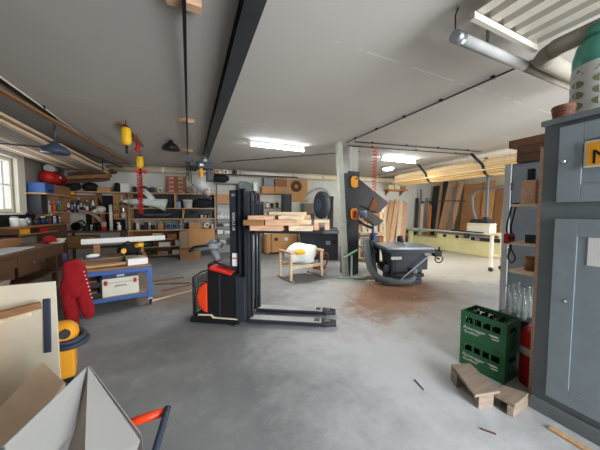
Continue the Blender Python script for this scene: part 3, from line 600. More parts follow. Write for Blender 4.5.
# pointed white sheet hood
A_ = atY(88, 367, 1.55); t = thing('white_hood', 'pointed white sheet hood standing in front of the rough plank', 'hood', (A_.x, A_.y, 0))
Bl = atY(-25, 474, 1.0); Br = atY(140, 441, 1.22); Bm = atY(84, 475, 1.02); Bi = atY(73, 433, 1.25)
def loc_(v): return Vector(v)-Vector((A_.x, A_.y, 0))
a0, bl, br, bm, bi = map(loc_, (A_, Bl, Br, Bm, Bi))
brl = loc_(atY(128, 480, 1.05))
th_ = .006
MB().prism([a0, br, brl, bm], (0, th_, -.002)).build('face_sheet', 'white_sheet', t)
MB().prism([a0+Vector((-.006, 0, 0)), bi, loc_(atY(20, 490, 1.0)), bl], (-.002, th_, 0)).build('face_sheet', 'white_sheet', t)
back = Vector((-.05, .45, 0)); ft = Vector((a0.x, a0.y+.25, 0))
MB().prism([a0+Vector((0, .012, -.004)), bm+Vector((-.005, .03, 0)), loc_(atY(60, 470, 1.15)), bi+Vector((.0, .03, 0))], (0, .006, 0)).build('inner_sheet', 'pinkish', t)
MB().prism([a0+Vector((0, .02, -.01)), br+Vector((0, .03, 0)), Vector((br.x, br.y+.2, 0)), Vector((a0.x+.05, a0.y+.3, 0))], (0, .006, 0)).build('rear_sheet', 'white_sheet', t)
MB().prism([a0+Vector((-.01, .02, -.01)), Vector((a0.x+.04, a0.y+.3, 0)), Vector((bl.x, bl.y+.3, 0)), bl+Vector((0, .03, 0))], (0, .006, 0)).build('rear_sheet', 'white_sheet', t)
MB().box(brl.x-.03, brl.y+.03, 0, brl.x-.01, brl.y+.05, brl.z+.05).box(bl.x+.02, bl.y+.03, 0, bl.x+.04, bl.y+.05, bl.z+.02).build('foot', 'grey', t)
# orange frame with dark grip
g0 = atY(168, 407, 1.42); g1 = atY(154, 456, 1.24); k0 = atY(164, 412, 1.42); k1 = atY(118, 427, 1.45)
t = thing('hand_truck', 'orange tubular hand truck with a dark rubber grip beside the white hood', 'cart', (g0.x, g0.y, 0)); o = Vector((g0.x, g0.y, 0))
q1 = g1+(g1-g0)*.5
MB().tube([g0-o, g1-o, q1-o, Vector((q1.x-o.x, q1.y-o.y, .03))], .017, 12, sub=4).build('grip', 'grip', t); MB().tube([k0-o, k1-o], .021, 12).build('crossbar', 'orange', t)
k2 = k1-o; MB().tube([k2, k2+Vector((-.02, -.05, -.1)), (k2.x-.02, k2.y-.08, .03)], .017, 10).build('upright', 'orange', t)
MB().box(k2.x-.05, k2.y-.12, 0, q1.x-o.x+.02, q1.y-o.y+.12, .025).build('toe_plate', 'steel_dk', t)
# ================================================================== tall grey cabinet and what is on and beside it
CX = 2.47
t = thing('storage_cabinet', 'tall grey painted cabinet with an upper and a lower panelled door', 'cabinet', (CX, .97, 0))
MB().box(.0, -1.5, .1, .55, 0, 2.19).build('body', 'cab_dk', t, bevel=.004); MB().box(-.03, -1.5, .0, .55, -.003, .1).build('plinth', 'cab_dk', t, bevel=.006)
MB().box(-.035, -1.5, 2.19, .57, .012, 2.23).build('top_board', 'cab_dk', t, bevel=.008)
for z0, z1, ky, kz in ((1.62, 2.155, -.145, 1.905), (.16, 1.5, -.135, 1.0)):
    d = MB().box(-.022, -.70, z0, -.001, -.095, z1).build('door', 'cab', t, bevel=.004)
    e = .12
    MB().box(-.03, -.70, z0, -.0222, -.70+e, z1).box(-.03, -.095-e, z0, -.0222, -.095, z1).box(-.03, -.70+e, z1-e, -.0222, -.095-e, z1).box(-.03, -.70+e, z0, -.0222, -.095-e, z0+e).build('frame_moulding', 'cab', d, bevel=.003)
    if z0 > 1: MB().cyl((-.03, ky+.01, kz), (-.055, ky+.01, kz), .011).ball((-.062, ky+.01, kz), .015).build('knob', 'chrome', d)
    else: kv = atX(565, 301, CX-.04); MB().cyl((-.022, kv.y-.97, kv.z), (-.05, kv.y-.97, kv.z), .008).ball((-.055, kv.y-.97, kv.z), .012).build('knob', 'steel', d)
t = thing('wall_sign', 'yellow plastic sign with a black capital N on the upper cabinet door', 'sign', (CX-.032, .745, 1.845))
MB().box(-.012, -.42, 0, 0, 0, .175).build('border', 'offwhite', t, bevel=.012); MB().box(-.0145, -.41, .012, -.012, -.014, .163).build('face', 'amber', t, bevel=.008)
text('N', .13, 'black', t, (-.015, -.085, .062), (R(90), 0, R(-90)))
tag(MB().box(-.002, -.21, 0, 0, 0, .19).build('paper_notice', 'white', loc=(CX-.024, .705, 1.19)), 'white paper notice taped to the lower cabinet door', 'paper')
# composite gas bottle
t = thing('gas_bottle', 'gas bottle with a green top and a pale perforated casing on the cabinet', 'gas bottle', (2.86, .80, 2.231))
n_ = 24
t.scale = (1.13, 1.13, 1.13)
casing = MB().lathe([(.155, 0), (.16, .02), (.16, .04), (.15, .05), (.15, .36), (.14, .385), (.12, .385), (.12, .05), (.12, .0)], 28).build('casing', 'grey_lt', t)
ho = MB(); hd_ = MB()
for ring in range(8):
    a = 2*PI*(ring+.3)/8
    def on(u, z): return (.151*math.cos(a+u/.15), .151*math.sin(a+u/.15), z)
    for z0 in (.11, .18, .25):
        pts = [on(.04*math.cos(2*PI*k/10), z0+.024*math.sin(2*PI*k/10)-.008*math.cos(2*PI*k/10)) for k in range(10)]
        n3 = Vector((math.cos(a), math.sin(a), 0)); ho.prism(pts, -n3*.004)
        ho2 = pts
    n3 = Vector((math.cos(a), math.sin(a), 0)); ho.prism([on(-.035, .305), on(.035, .305), on(.0, .35)], -n3*.004)
ho.build('vent_slot', 'olive', casing)
MB().lathe([(.138, .36), (.148, .38), (.148, .44), (.13, .52), (.09, .56), (.05, .58)], 28).build('shell', 'teal', t)
MB().lathe([(.1, .56), (.105, .62), (.095, .62), (.09, .56)], 24).build('collar', 'teal', t); MB().cyl((0, 0, .57), (0, 0, .63), .03).build('valve', 'steel', t)
t = thing('wire_basket', 'low brown wicker basket on the cabinet top beside the gas bottle', 'basket', (2.62, .79, 2.231))
b = MB()
for k in range(5): b.torus((0, 0, .012+.018*k), .10+.006*k, .012, seg=22, sg=6)
b.cyl((0, 0, 0), (0, 0, .012), .1).build('basket_side', 'wood_umber', t)
t.location = (2.62, .925, 2.231); t.scale = (.5, .5, 1.3)
# narrow wooden rack on the far end of the cabinet
t = thing('shelf_rack', 'narrow wooden rack with three small shelves against the tall cabinet', 'rack', (2.62, 1.02, 0))
MB().box(.0, -.03, 0, .04, .03, 2.08).build('post', 'wood_pink', t, bevel=.003)
for z in (1.03, 1.28, 1.62): MB().box(-.0, .031, z-.022, .3, .22, z).build('shelf', 'wood_pale', t, bevel=.003)
t = thing('wood_block', 'upright wooden tool block with a dark slot on the top rack shelf', 'block', (2.70, 1.13, 1.621))
MB().box(-.05, -.05, 0, .05, .05, .2).build('body', 'wood_pink', t, bevel=.005); MB().box(-.03, -.02, .2, .02, .02, .3).build('holder', 'black', t, bevel=.004)
tag(MB().cyl((0, 0, 0), (0, 0, .12), .045).cyl((0, 0, .12), (0, 0, .125), .048).build('tin_can', 'wood_brown', loc=(2.76, 1.13, 1.031)), 'brown tin can on the lowest rack shelf', 'can')
box_thing('small_box', 'charcoal', 'small dark box on the middle rack shelf', 'box', (2.72, 1.11, 1.281), (.08, .08, .07))
t = thing('extension_socket', 'red double socket hanging on black cables in front of the locker', 'socket', (2.62, 1.24, 1.31))
MB().box(-.025, -.01, -.045, .085, .03, .045).build('housing', 'red', t, bevel=.01)
for x in (.0, .06): MB().cyl((x, -.013, 0), (x, -.0095, 0), .02).build('outlet', 'black', t)
for k, x in enumerate((.0, .07)): MB().tube([(x, .01, .04), (x-.02, .01, .1), (x+.02, .01, .22), (x+.04, 0, .31), (x+.06, -.03, .318)], .007, 8, sub=4).build('cable', 'black', t)
MB().tube([(.03, .01, -.04), (.05, .01, -.11), (.02, .01, -.17), (.09, .01, -.23), (.12, 0, -.18), (.07, .01, -.1), (.07, .01, -.04)], .006, 8, sub=4).build('cable', 'charcoal', t)
# steel locker behind
t = thing('steel_locker', 'grey steel locker standing behind the narrow wooden rack', 'locker', (3.4, 1.66, 0))
MB().box(0, -1.1, .05, .5, 0, 2.1).build('body', 'locker', t, bevel=.004); MB().box(.02, -1.08, 0, .48, -.02, .05).build('plinth', 'black', t)
d = MB().box(-.022, -.62, .08, -.002, -.075, 2.08).build('door', 'locker', t, bevel=.004); MB().box(-.04, -.0, .05, -.001, -.065, 2.1).build('frame_edge', 'grey_lt', t, bevel=.003)
for z in (.4, 1.05, 1.8): MB().cyl((-.024, -.07, z), (-.024, -.07, z+.08), .012).build('hinge', 'steel_dk', t)
MB().box(-.034, -.59, 1.0, -.022, -.56, 1.12).build('handle', 'black', d)
bl = ['bottom layer, nearest the room', 'bottom layer, middle', 'bottom layer, nearest the back', 'middle layer, nearest the room', 'middle layer, nearest the back', 'top layer, nearest the room', 'top layer, nearest the back']
for k in range(7):
    lay = 0 if k < 3 else 1 if k < 5 else 2; col_ = k if k < 3 else (k-3) % 2
    tag(MB().box(-.07, -1.5, 0, .07, .02+.04*(k % 3), .085).build('dark_beam', random.choice(['wood_dark', 'wood_umber']), loc=(3.43+.155*col_, 1.53, 2.101+.087*lay), bevel=.004), 'dark brown beam on the locker top, '+bl[k], 'beam', 'dark beams on the steel locker')
# beer crates ------------------------------------------------------------------
a = Vector((2.51, 1.57, 0)); e = Vector((2.54, 1.20, 0)); u = (e-a).normalized(); CR = math.atan2(u.y, u.x)
cw, cd, ch = .385, .285, .277
def crate(z, lab):
    t = thing('bottle_crate', lab, 'crate', (a.x, a.y, z), CR)
    T = .012
    # long sides (y=0 is the room side), each with a hand-hold slot under the rim
    b = MB()
    for y in (0, cd-T):
        b.box(0, y, 0, cw, y+T, .165).box(0, y, .225, cw, y+T, ch).box(0, y, .165, .045, y+T, .225).box(cw-.045, y, .165, cw, y+T, .225)
        for k in range(1, 4): b.box(.045+(cw-.09)*k/4-.008, y, .165, .045+(cw-.09)*k/4+.008, y+T, .225)
    for x in (0, cw-T):
        b.box(x, T, 0, x+T, cd-T, .165).box(x, T, .215, x+T, cd-T, ch).box(x, T, .165, x+T, .075, .215).box(x, cd-.075, .165, x+T, cd-T, .215)
    b.box(T, T, 0, cw-T, cd-T, .012); b.build('shell', 'green', t, bevel=.003)
    g = MB()
    for k in range(1, 5): x = T+(cw-2*T)*k/5; g.box(x-.002, T, .0125, x+.002, cd-T, .1)
    for k in range(1, 4): y = T+(cd-2*T)*k/4; g.box(T, y-.002, .0125, cw-T, y+.002, .1)
    g.build('divider', 'green_dk', t)
    text('Rosenegger', .042, 'white', t, (.105+.02, -.001, .118), (R(90), 0, 0), shear=.25); text('Quellbier', .036, 'white', t, (.1, -.001, .078), (R(90), 0, 0), shear=.25)
    MB().prism([(.245, -.0015, .13), (.32, -.0015, .135), (.335, -.0015, .12), (.275, -.0015, .115)], (0, .0012, 0)).prism([(.265, -.0015, .10), (.335, -.0015, .108), (.33, -.0015, .095), (.29, -.0015, .09)], (0, .0012, 0)).build('emblem', 'white', t)
    MB().box(cw, .07, .09, cw+.0012, .2, .097).box(cw, .07, .11, cw+.0012, .15, .117).build('imprint', 'green_pale', t)
    return t
crate(0, 'green bottle crate standing on the floor, lower of the two stacked'); crate(.278, 'green bottle crate full of bottles, upper of the two stacked')
for i in range(5):
    for j in range(4):
        l = Vector((.012+(cw-.024)*(i+.5)/5, .012+(cd-.024)*(j+.5)/4, 0)); v = Matrix.Rotation(CR, 3, 'Z') @ l
        t = thing('beer_bottle', 'dark glass bottle standing in the upper green crate', 'bottle', (a.x+v.x, a.y+v.y, .2906), 0, 'bottles in the upper green crate')
        MB().lathe([(.028, 0), (.0295, .01), (.0295, .13), (.024, .155), (.0125, .18), (.0125, .235)], 12).build('glass', 'bottle', t)
        MB().lathe([(.014, .215), (.0145, .238), (.01, .241)], 10).build('cap', random.choice(['steel_dk', 'green_dk', 'black', 'grey_lt']), t)
        MB().lathe([(.0133, .185), (.0131, .205)], 10).build('neck_label', random.choice(['green_dk', 'black', 'grey']), t)
t = thing('red_canister', 'red metal canister with a pale band wedged between crates and cabinet', 'canister', (2.80, 1.085, 0))
MB().lathe([(.10, 0), (.105, .01), (.105, .44), (.09, .49), (.05, .53), (.03, .55)], 24).build('body', 'red', t); MB().lathe([(.1062, .28), (.1062, .345)], 24).build('band', 'grey_lt', t)
MB().cyl((0, 0, .55), (0, 0, .6), .022).build('cap', 'black', t)
box_thing('storage_box', 'charcoal', 'dark box carrying clear glass bottles behind the green crates', 'box', (3.13, 1.36, 0), (.32, .3, .48))
for k in range(6):
    t = thing('glass_bottle', 'empty clear glass bottle behind the green crates', 'bottle', (3.03+.1*(k % 3), 1.29+.13*(k//3), .4805), 0, 'clear bottles behind the crates')
    MB().lathe([(.036, 0), (.038, .02), (.038, .16), (.03, .2), (.015, .24), (.014, .30)], 14).build('glass', 'clear_glass', t); MB().cyl((0, 0, .3), (0, 0, .312), .016).build('cap', 'steel', t)
# broken pallet pieces in front of the crates
def board(P, z, h, m, name, lab, extra=()):
    V = [atZ(x, y, z) for x, y in P]; o = Vector((V[0].x, V[0].y, 0)); t = thing(name, lab, 'pallet piece', o)
    MB().prism([v-o for v in V], (0, 0, -h)).build('board', m, t, bevel=.003)
    for Q, z1 in extra:
        W = [atZ(x, y, z-h-.0005) for x, y in Q]; MB().prism([w_-o for w_ in W], (0, 0, -(z-h-.0005))).build('block', m, t, bevel=.003)
board([(451, 364), (470, 363), (500, 391), (475, 395)], .13, .022, 'wood_grey', 'pallet_offcut', 'weathered pallet offcut tilted against the front of the green crates', [([(451, 368), (461, 367.5), (467, 374), (457, 376)], 0), ([(479, 396), (494, 394), (490, 388), (474, 390)], 0)])
board([(490, 392), (502, 384.5), (529, 393), (515, 405)], .10, .022, 'wood_grey', 'pallet_offcut', 'short pallet offcut with an end block beside the cabinet base', [([(514, 408), (529, 396), (521, 393), (507, 405)], 0), ([(501, 398), (508, 393), (504, 391), (500, 394)], 0)])
v0 = atZ(548, 424, .012); tag(MB().box(0, -.42, 0, .05, 0, .014).build('floor_lath', 'wood', loc=(2.30, .80, 0)), 'thin wooden lath lying on the floor along the cabinet plinth', 'lath')
box_thing('wood_chip', 'wood_dark', 'dark splinter of wood on the floor before the pallet offcuts', 'splinter', (fl_ := atZ(488, 432, 0)).to_tuple(), (.01, .09, .012), R(35))
box_thing('wood_chip', 'wood_dark', 'thin dark splinter on the open floor between forks and crates', 'splinter', atZ(419, 385, 0).to_tuple(), (.008, .14, .01), R(-15))
# ================================================================== machines in the middle of the room
# wooden trestle stand with a white sack
t = thing('trestle_stand', 'bare wooden trestle stand with four legs in front of the planing machine', 'trestle', (2.40, 5.27, 0), R(8))
for sx in (-1, 1):
    for sy in (-1, 1): MB().box(sx*.42-.025, sy*.25-.025, .04, sx*.42+.025, sy*.25+.025, .62).build('leg', 'wood_pale', t, bevel=.003)
    MB().box(sx*.42-.035, -.3, .62, sx*.42+.035, .3, .67).build('top_rail', 'wood_pink', t, bevel=.003); MB().box(sx*.42-.035, -.34, 0, sx*.42+.035, .34, .04).build('foot', 'wood_grey', t, bevel=.003)
for y in (-.25, .25): MB().box(-.395, y-.015, .28, .395, y+.015, .35).build('stretcher', 'wood_pale' if y < 0 else 'wood_pink', t, bevel=.003)
b = MB().ball((0, 0, .2), (.4, .31, .23), 26, 14).lump(.13, 4, 8)
for v in b.bm.verts: v.co.z = max(v.co.z, 0)
k = b.build('plastic_bag', 'fabric_white', loc=(2.42, 5.27, .352)); tag(k, 'white plastic sack lying on the wooden trestle stand', 'sack')
b = MB().ball((0, 0, .05), (.13, .09, .06), 14, 8).lump(.04, 8, 1)
tag(b.build('work_glove', 'yellow', loc=(2.24, 4.98, .60)), 'yellow rubber glove lying on the white sack', 'glove')
# planer with a long black table
A_ = atZ(296, 231.5, .92); E_ = atZ(339, 232, .92); ja = math.atan2(E_.y-A_.y, E_.x-A_.x); jl = (E_-A_).length
t = thing('planing_machine', 'dark planing machine with a flat black table behind the trestle stand', 'machine', (A_.x, A_.y, 0), ja)
MB().box(0, 0, .86, jl*.62, .5, .92).build('infeed_table', 'saw_blue', t, bevel=.006); MB().box(jl*.64, 0, .86, jl, .5, .92).build('outfeed_table', 'steel_dk', t, bevel=.006)
MB().prism([(jl*.12, .06, 0), (jl*.98, .06, 0), (jl*.98, .06, .8), (jl*.94, .06, .859), (jl*.08, .06, .859), (jl*.1, .06, .7)], (0, .4, 0)).build('base', 'charcoal', t, bevel=.01)
MB().cyl((jl*.63, 0, .9), (jl*.63, .5, .9), .05).build('cutter_drum', 'steel', t); MB().box(jl*.05, .46, .921, jl*.95, .49, 1.03).build('fence', 'steel_dk', t)
MB().cyl((jl*.9, .05, .6), (jl*.9, .0, .6), .08).build('handwheel', 'black', t); MB().box(jl*.7, .045, .5, jl*.8, .06, .62).build('control_panel', 'grey', t)
# band saw behind it
t = thing('band_saw', 'big old band saw with a round dark wheel cover behind the planer', 'machine', (4.45, 7.95, 0), R(-20))
MB().box(-.3, -.3, 0, .4, .3, .5).build('base', 'charcoal', t, bevel=.03)
MB().box(.25, -.14, .5, .42, .14, 2.0).build('column', 'steel_dk', t, bevel=.02)
MB().lathe([(.05, -.1), (.46, -.1), (.50, -.06), (.50, .06), (.4, .1), (.1, .13), (.02, .13)], 32, (-.03, -.14, 1.8), (-.94, -.36, 0)).build('wheel_cover', 'iron', t); MB().lathe([(.24, .131), (.22, .15), (.02, .155)], 28, (-.03, -.14, 1.8), (-.94, -.36, 0)).build('sheen_disc', 'blue_grey', t)  # lighter disc added to stand for the sheen on the wheel cover
MB().cyl((0, .02, .5), (0, -.14, .5), .36, seg=28).build('lower_wheel_cover', 'charcoal', t); MB().box(-.4, -.45, 1.0, .24, .2, 1.04).build('table', 'table_steel', t, bevel=.005)
MB().box(-.36, -.16, 1.04, -.345, -.14, 1.75).build('blade', 'steel', t); MB().box(-.42, -.2, 1.2, -.3, -.1, 1.5).build('blade_guard', 'steel_dk', t)
MB().tube([(-.65, -.1, 1.95), (-.5, -.1, 2.2), (-.2, -.1, 2.38), (.15, -.1, 2.35), (.3, -.05, 2.05)], .05, 12, sub=5).build('exhaust_pipe', 'grey_lt', t); MB().cyl((.1, -.2, 1.75), (.1, -.3, 1.72), .04).build('crank', 'steel_dk', t)
MB().box(.2, -.18, 2.0, .42, .16, 2.12).build('top_bracket', 'steel_dk', t)
t = thing('wire_spool', 'rusty iron spool frame on the floor beneath the planer near the column', 'spool', (3.3, 5.75, 0), R(30))
MB().torus((0, 0, .24), .21, .025, (0, 1, .2)).torus((0, .25, .24), .21, .025, (0, 1, .2)).build('ring', 'rust', t)
for a in range(4): MB().bar((.19*math.cos(a*PI/2+.4), 0, .24+.19*math.sin(a*PI/2+.4)), (.19*math.cos(a*PI/2+.4), .25, .24+.19*math.sin(a*PI/2+.4)), .03, .03).build('crossbar', 'rust', t)
MB().box(-.15, .0, 0, .15, .25, .035).build('foot', 'rust', t)

# combination saw beside the column
SA = R(-22); SX, SY = 4.33, 4.1
t = thing('table_saw', 'dark blue-grey circular saw with a wide steel table beside the column', 'machine', (SX, SY, 0), SA)
MB().box(-.5, -.47, .77, .52, .42, .82).build('table', 'table_steel', t, bevel=.006)
MB().box(-.5, -.475, .70, .52, -.44, .77).box(-.5, -.44, .72, .52, .42, .7699).build('table_rim', 'saw_blue', t, bevel=.004)
MB().prism([(-.28, -.3, 0), (.34, -.3, 0), (.36, -.3, .5), (.42, -.3, .719), (-.36, -.3, .719), (-.3, -.3, .5)], (0, .6, 0)).build('base', 'saw_blue', t, bevel=.012)
MB().box(-.24, -.312, .12, .2, -.3, .5).build('door', 'charcoal', t, bevel=.004); MB().box(-.34, -.335, .54, -.12, -.301, .6).build('maker_plate', 'white', t)
MB().box(-.3, -.47, .2, .3, -.33, .27).build('tray', 'black', t, bevel=.006); MB().cyl((-.36, -.2, .3), (-.36, .2, .3), .1).build('suction_port', 'charcoal', t); MB().box(.37, -.25, .3, .5, .2, .6).build('side_box', 'charcoal', t, bevel=.01); MB().bar((.3, -.34, .1), (-.05, -.3, .03), .03, .03).build('brace', 'steel_dk', t); MB().bar((.46, -.44, .68), (-.18, -.46, .16), .03, .02).build('push_rod', 'steel', t)
MB().box(.52, -.46, .62, .68, -.3, .74).build('rail_bracket', 'black', t, bevel=.01); MB().torus((.6, -.48, .58), .08, .012, (0, 1, 0)).cyl((.6, -.48, .58), (.6, -.42, .58), .02).build('handwheel', 'black', t); MB().cyl((.64, -.42, .74), (.64, -.42, .82), .02).build('knob', 'black', t)
MB().box(-.03, -.3, .82, .02, .3, .87).build('fence', 'grey_lt', t, bevel=.003); MB().prism([(-.02, -.12, .87), (-.02, .16, .87), (-.02, .12, 1.0), (-.02, -.02, 1.02)], (.05, 0, 0)).build('blade_guard', 'steel_dk', t)
MB().box(-.52, .425, .3, -.3, .58, .98).build('motor_housing', 'steel_dk', t, bevel=.03); MB().cyl((-.62, .1, .62), (-.62, .4, .62), .11).build('motor', 'saw_blue', t)
MB().bar((-.55, -.1, .0), (-.62, .2, .9), .06, .06).build('stand_leg', 'steel_dk', t)
hp = [(-.75, .12, .88), (-.78, -.1, .6), (-.72, -.2, .3), (-.55, -.32, .12), (-.25, -.42, .09), (.05, -.42, .14), (.14, -.36, .34)]
MB().tube(hp, .075, 14, sub=6).build('dust_hose', 'hose', t)
b = MB()
pts = [Vector(p) for p in hp]
for i in range(len(pts)-1):
    for k in range(3): q = pts[i].lerp(pts[i+1], (k+.5)/3)
# dark chute boards, pipe arm and blue lever between column and saw
def slab(P, Y, d, name, m, lab, cat):
    V = [atY(x, y, Y) for x, y in P]; o = V[0]; t = thing(name, lab, cat, o.to_tuple()); MB().prism([v-o for v in V], d).build('panel', m, t, bevel=.006); return t, o
t, o = slab([(357, 177), (389, 203), (379, 213), (357, 204)], 5.3, (.05, .3, 0), 'dust_chute', 'charcoal', 'wide dark chute slanting down from the column above the saw, upper one', 'chute')
V = [atY(x, y, 5.28)-o for x, y in ((374, 197), (379, 201), (375, 211), (369, 209))]; MB().prism(V, (0, .015, 0)).build('red_marking', 'rust', t)
MB().bar(atY(359, 186, 5.32)-o, Vector((PX+.19, PY, atY(359, 186, 5.2).z))-o, .04, .04).build('wall_arm', 'steel_dk', t)
t, o = slab([(358, 202), (384, 221), (376, 226), (358, 212)], 5.35, (.04, .22, 0), 'dust_chute', 'charcoal', 'narrow dark chute slanting beneath the wider one beside the column', 'chute')
MB().bar(atY(359, 206, 5.4)-o, Vector((PX+.19, PY+.05, atY(359, 206, 5.3).z))-o, .04, .04).build('wall_arm', 'steel_dk', t)
p0 = Vector((PX+.1, PY-.23, 1.33)); p1 = atY(373, 228, 4.55); t = thing('pipe_arm', 'grey pipe arm reaching from the column over the saw with a blue lever', 'arm', p0.to_tuple())
MB().tube([(0, 0, 0), (p1-p0)*.5+Vector((0, 0, -.02)), p1-p0], .035, 12, sub=4).build('pipe', 'steel_dk', t); MB().cyl(p1-p0+Vector((0, 0, -.28)), p1-p0+Vector((0, 0, .06)), .03).build('lever', 'blue', t)
MB().cyl(Vector((.0, -.04, .16)), Vector((.14, -.12, .16)), .09).build('joint', 'blue_grey', t)
MB().cyl(p1-p0+Vector((0, 0, -.28)), Vector((p1.x-p0.x, p1.y-p0.y, .84-p0.z)), .015).build('support_rod', 'steel', t)
t = thing('floor_clamp', 'pale green iron clamp stand on the floor at the foot of the column', 'clamp', (3.42, 4.62, 0), R(-30))
MB().box(-.35, -.03, 0, .55, .03, .03).build('foot', 'green_pale', t, bevel=.006); MB().box(-.05, -.02, .03, -.01, .02, .55).build('post', 'grey_lt', t); MB().bar((-.22, -.05, .5), (.12, .05, .68), .08, .03).build('jaw', 'green_pale', t, bevel=.006)
MB().box(.3, -.14, .0, .6, -.05, .012).build('plate', 'offwhite', t)
# wood dust and chips on the floor
b = MB()
for k in range(500):
    x, y = random.gauss(3.5, .7), random.gauss(3.55, .55); a = random.uniform(0, PI); l = random.uniform(.008, .03)
    if y < 2.0 or (x < 2.95 and y < 3.3): continue
    b.obox((x, y, .003), (l, l*.4, .004), (0, 0, a))
tag(b.build('wood_chips', 'wood_pink'), 'scattered wood chips and sawdust on the floor before the circular saw', 'chips', kind='stuff')
# loose laths on the floor near the workbench and under the mast
tag(MB().bar((0, 0, .009), (.9, .45, .009), .03, .016).build('floor_lath', 'wood_pale', loc=(-.62, 4.9, 0)), 'pale lath on the floor beside the workbench caster', 'lath')
for i, (x, y, a_, l_) in enumerate([(-.55, 6.3, 10, .8), (-.35, 5.9, -15, .7), (-.25, 5.55, 25, .6)]):
    tag(MB().box(-l_/2, -.03, 0, l_/2, .03, .02).build('floor_lath', 'wood_brown', loc=(x, y, 0), rz=R(a_)), 'brown offcut on the floor between workbench and forklift, '+['farthest back', 'middle one', 'closest to the forklift step'][i], 'offcut', 'offcuts on the floor behind the forklift')

# ================================================================== panel saw with sliding table, right-hand side
t = thing('panel_saw', 'pale yellow-green panel saw with a long aluminium sliding table', 'machine', (9.3, 4.6, 0))
MB().box(.06, 0, 0, 1.0, 2.35, .52).build('base', 'lime_cream', t, bevel=.01); c = MB().box(0, .0, .5205, .7, 2.3, .68).build('control_panel', 'lime_cream', t, bevel=.008)
for y in (1.95, 1.45): MB().cyl((0, y, .61), (-.03, y, .61), .06).build('knob', 'black', c)
MB().box(-.008, .0, .53, 0, .95, .66).build('dark_panel', 'charcoal', c); MB().cyl((-.008, .72, .6), (-.03, .72, .6), .07).torus((-.03, .72, .6), .07, .012, (1, 0, 0)).build('gauge', 'grey', c); MB().box(-.01, 1.05, .55, 0, 1.3, .6).build('maker_plate', 'grey_lt', c); MB().box(-.01, 2.1, .56, 0, 2.25, .61).build('maker_plate', 'white', c)
MB().box(.1, 2.36, 0, .9, 3.75, .48).build('rear_base', 'lime_cream', t, bevel=.01); MB().box(.05, .1, .681, 1.1, 2.4, .78).build('saw_table', 'table_steel', t, bevel=.004)
s_ = MB().box(-.3, -.3, .785, .04, 3.9, .825).build('sliding_table', 'white', t, bevel=.006); MB().box(-.305, -.3, .795, -.3, 3.9, .81).build('groove', 'steel_dk', s_)
MB().box(-.32, 2.5, .72, .1, 3.7, .7849).build('carriage', 'green_pale', t, bevel=.006)
for y in (-.2, 1.0, 3.6): MB().box(-.2, y, .6, .1, y+.1, .7849).build('bracket', 'steel_dk', t)
MB().box(-.22, 3.45, 0, -.02, 3.55, .7199).build('leg', 'lime_cream', t)
MB().bar((-.25, .4, .846), (-.1, 1.6, .846), .05, .04).build('fence', 'black', t)
t = thing('saw_guard', 'yellow-white dust guard with a black top on the panel saw table', 'guard', (9.85, 5.55, .781))
MB().box(-.22, -.42, 0, .2, .38, .26).build('skirt', 'pale_cream', t, bevel=.03); MB().box(-.2, -.42, .261, .2, .38, .36).build('band', 'cream', t, bevel=.02)
MB().prism([(-.17, -.4, .361), (-.17, .36, .361), (-.17, .25, .5), (-.17, -.25, .52)], (.34, 0, 0)).build('top', 'charcoal', t, bevel=.02)
t = thing('guard_post', 'blue-grey post hanging from the ceiling above the saw guard', 'post', (9.9, 5.4, 1.3)); MB().box(-.035, -.035, -.03, .035, .035, CEIL-1.302).build('post', 'blue_grey', t, bevel=.004); MB().box(-.08, -.08, -.04, .08, .08, .06).build('clamp', 'charcoal', t)
t = thing('exhaust_arm', 'curved grey exhaust pipe arching over the panel saw guard', 'pipe', (10.2, 5.6, 1.2))
MB().tube([(0, .3, 0), (0, .45, .4), (0, .5, .9), (0, .35, 1.15), (0, .0, 1.22), (0, -1.6, 1.3)], .055, 12, sub=5).build('pipe', 'grey', t); MB().bar((0, .3, .0), (0, .3, -.418), .05, .05).build('support', 'grey', t)
t = thing('tool_cart', 'small cart with a wooden top and white legs beside the panel saw', 'cart', (7.35, 3.62, 0), R(0))
MB().box(-.3, -.7, .95, .3, .22, .99).build('top', 'wood_pale', t, bevel=.004)
for x in (-.22, .25):
    for y in (-.6, .12): l_ = MB().box(x-.03, y-.03, .12, x+.03, y+.03, .9499).build('leg', 'pale_cream', t); MB().cyl((x-.02, y, .055), (x+.02, y, .055), .055).box(x-.03, y-.02, .09, x+.03, y+.02, .12).build('caster', 'steel_dk', l_)
MB().box(-.22, -.6, .4, .25, .12, .43).build('shelf', 'wood_pale', t)
# ================================================================== back wall (local frame: x along the wall, y into the wall, z up)
def bput(x0, x1, ytop, off, zb, flat=None):
    """box position on the back wall from its two sides and top seen in the photo, standing at height zb"""
    s0, z = bs(x0, ytop, off); s1, _ = bs(x1, ytop, off); return bw((s0+s1)/2, off, zb), s1-s0, max(.03, z-zb)
def bbox_(name, m, lab, cat, x0, x1, ytop, off, zb, d=.28, group=None, bevel=.006):
    o, w_, h_ = bput(x0, x1, ytop, off, zb)
    return tag(MB().box(-w_/2, 0, 0, w_/2, d, h_).build(name, m, loc=o, rz=BA, bevel=bevel), lab, cat, group)
def bcarton(m, lab, x0, x1, ytop, off, zb, d=.3, group=None, name='carton'):
    o, w_, h_ = bput(x0, x1, ytop, off, zb); t = thing(name, lab, 'box', o, BA, group)
    MB().box(-w_/2, 0, 0, w_/2, d, h_).build('body', m, t, bevel=.005); MB().box(-w_/2-.001, d/2-.03, h_*.6, w_/2+.001, d/2+.03, h_+.001).build('tape', 'pinkish', t); return t
def unit(name, lab, cat, s, off, z=0): return thing(name, lab, cat, bw(s, off, z), BA)
ZT, ZM, ZL, ZC = 2.20, 1.69, 1.33, .95
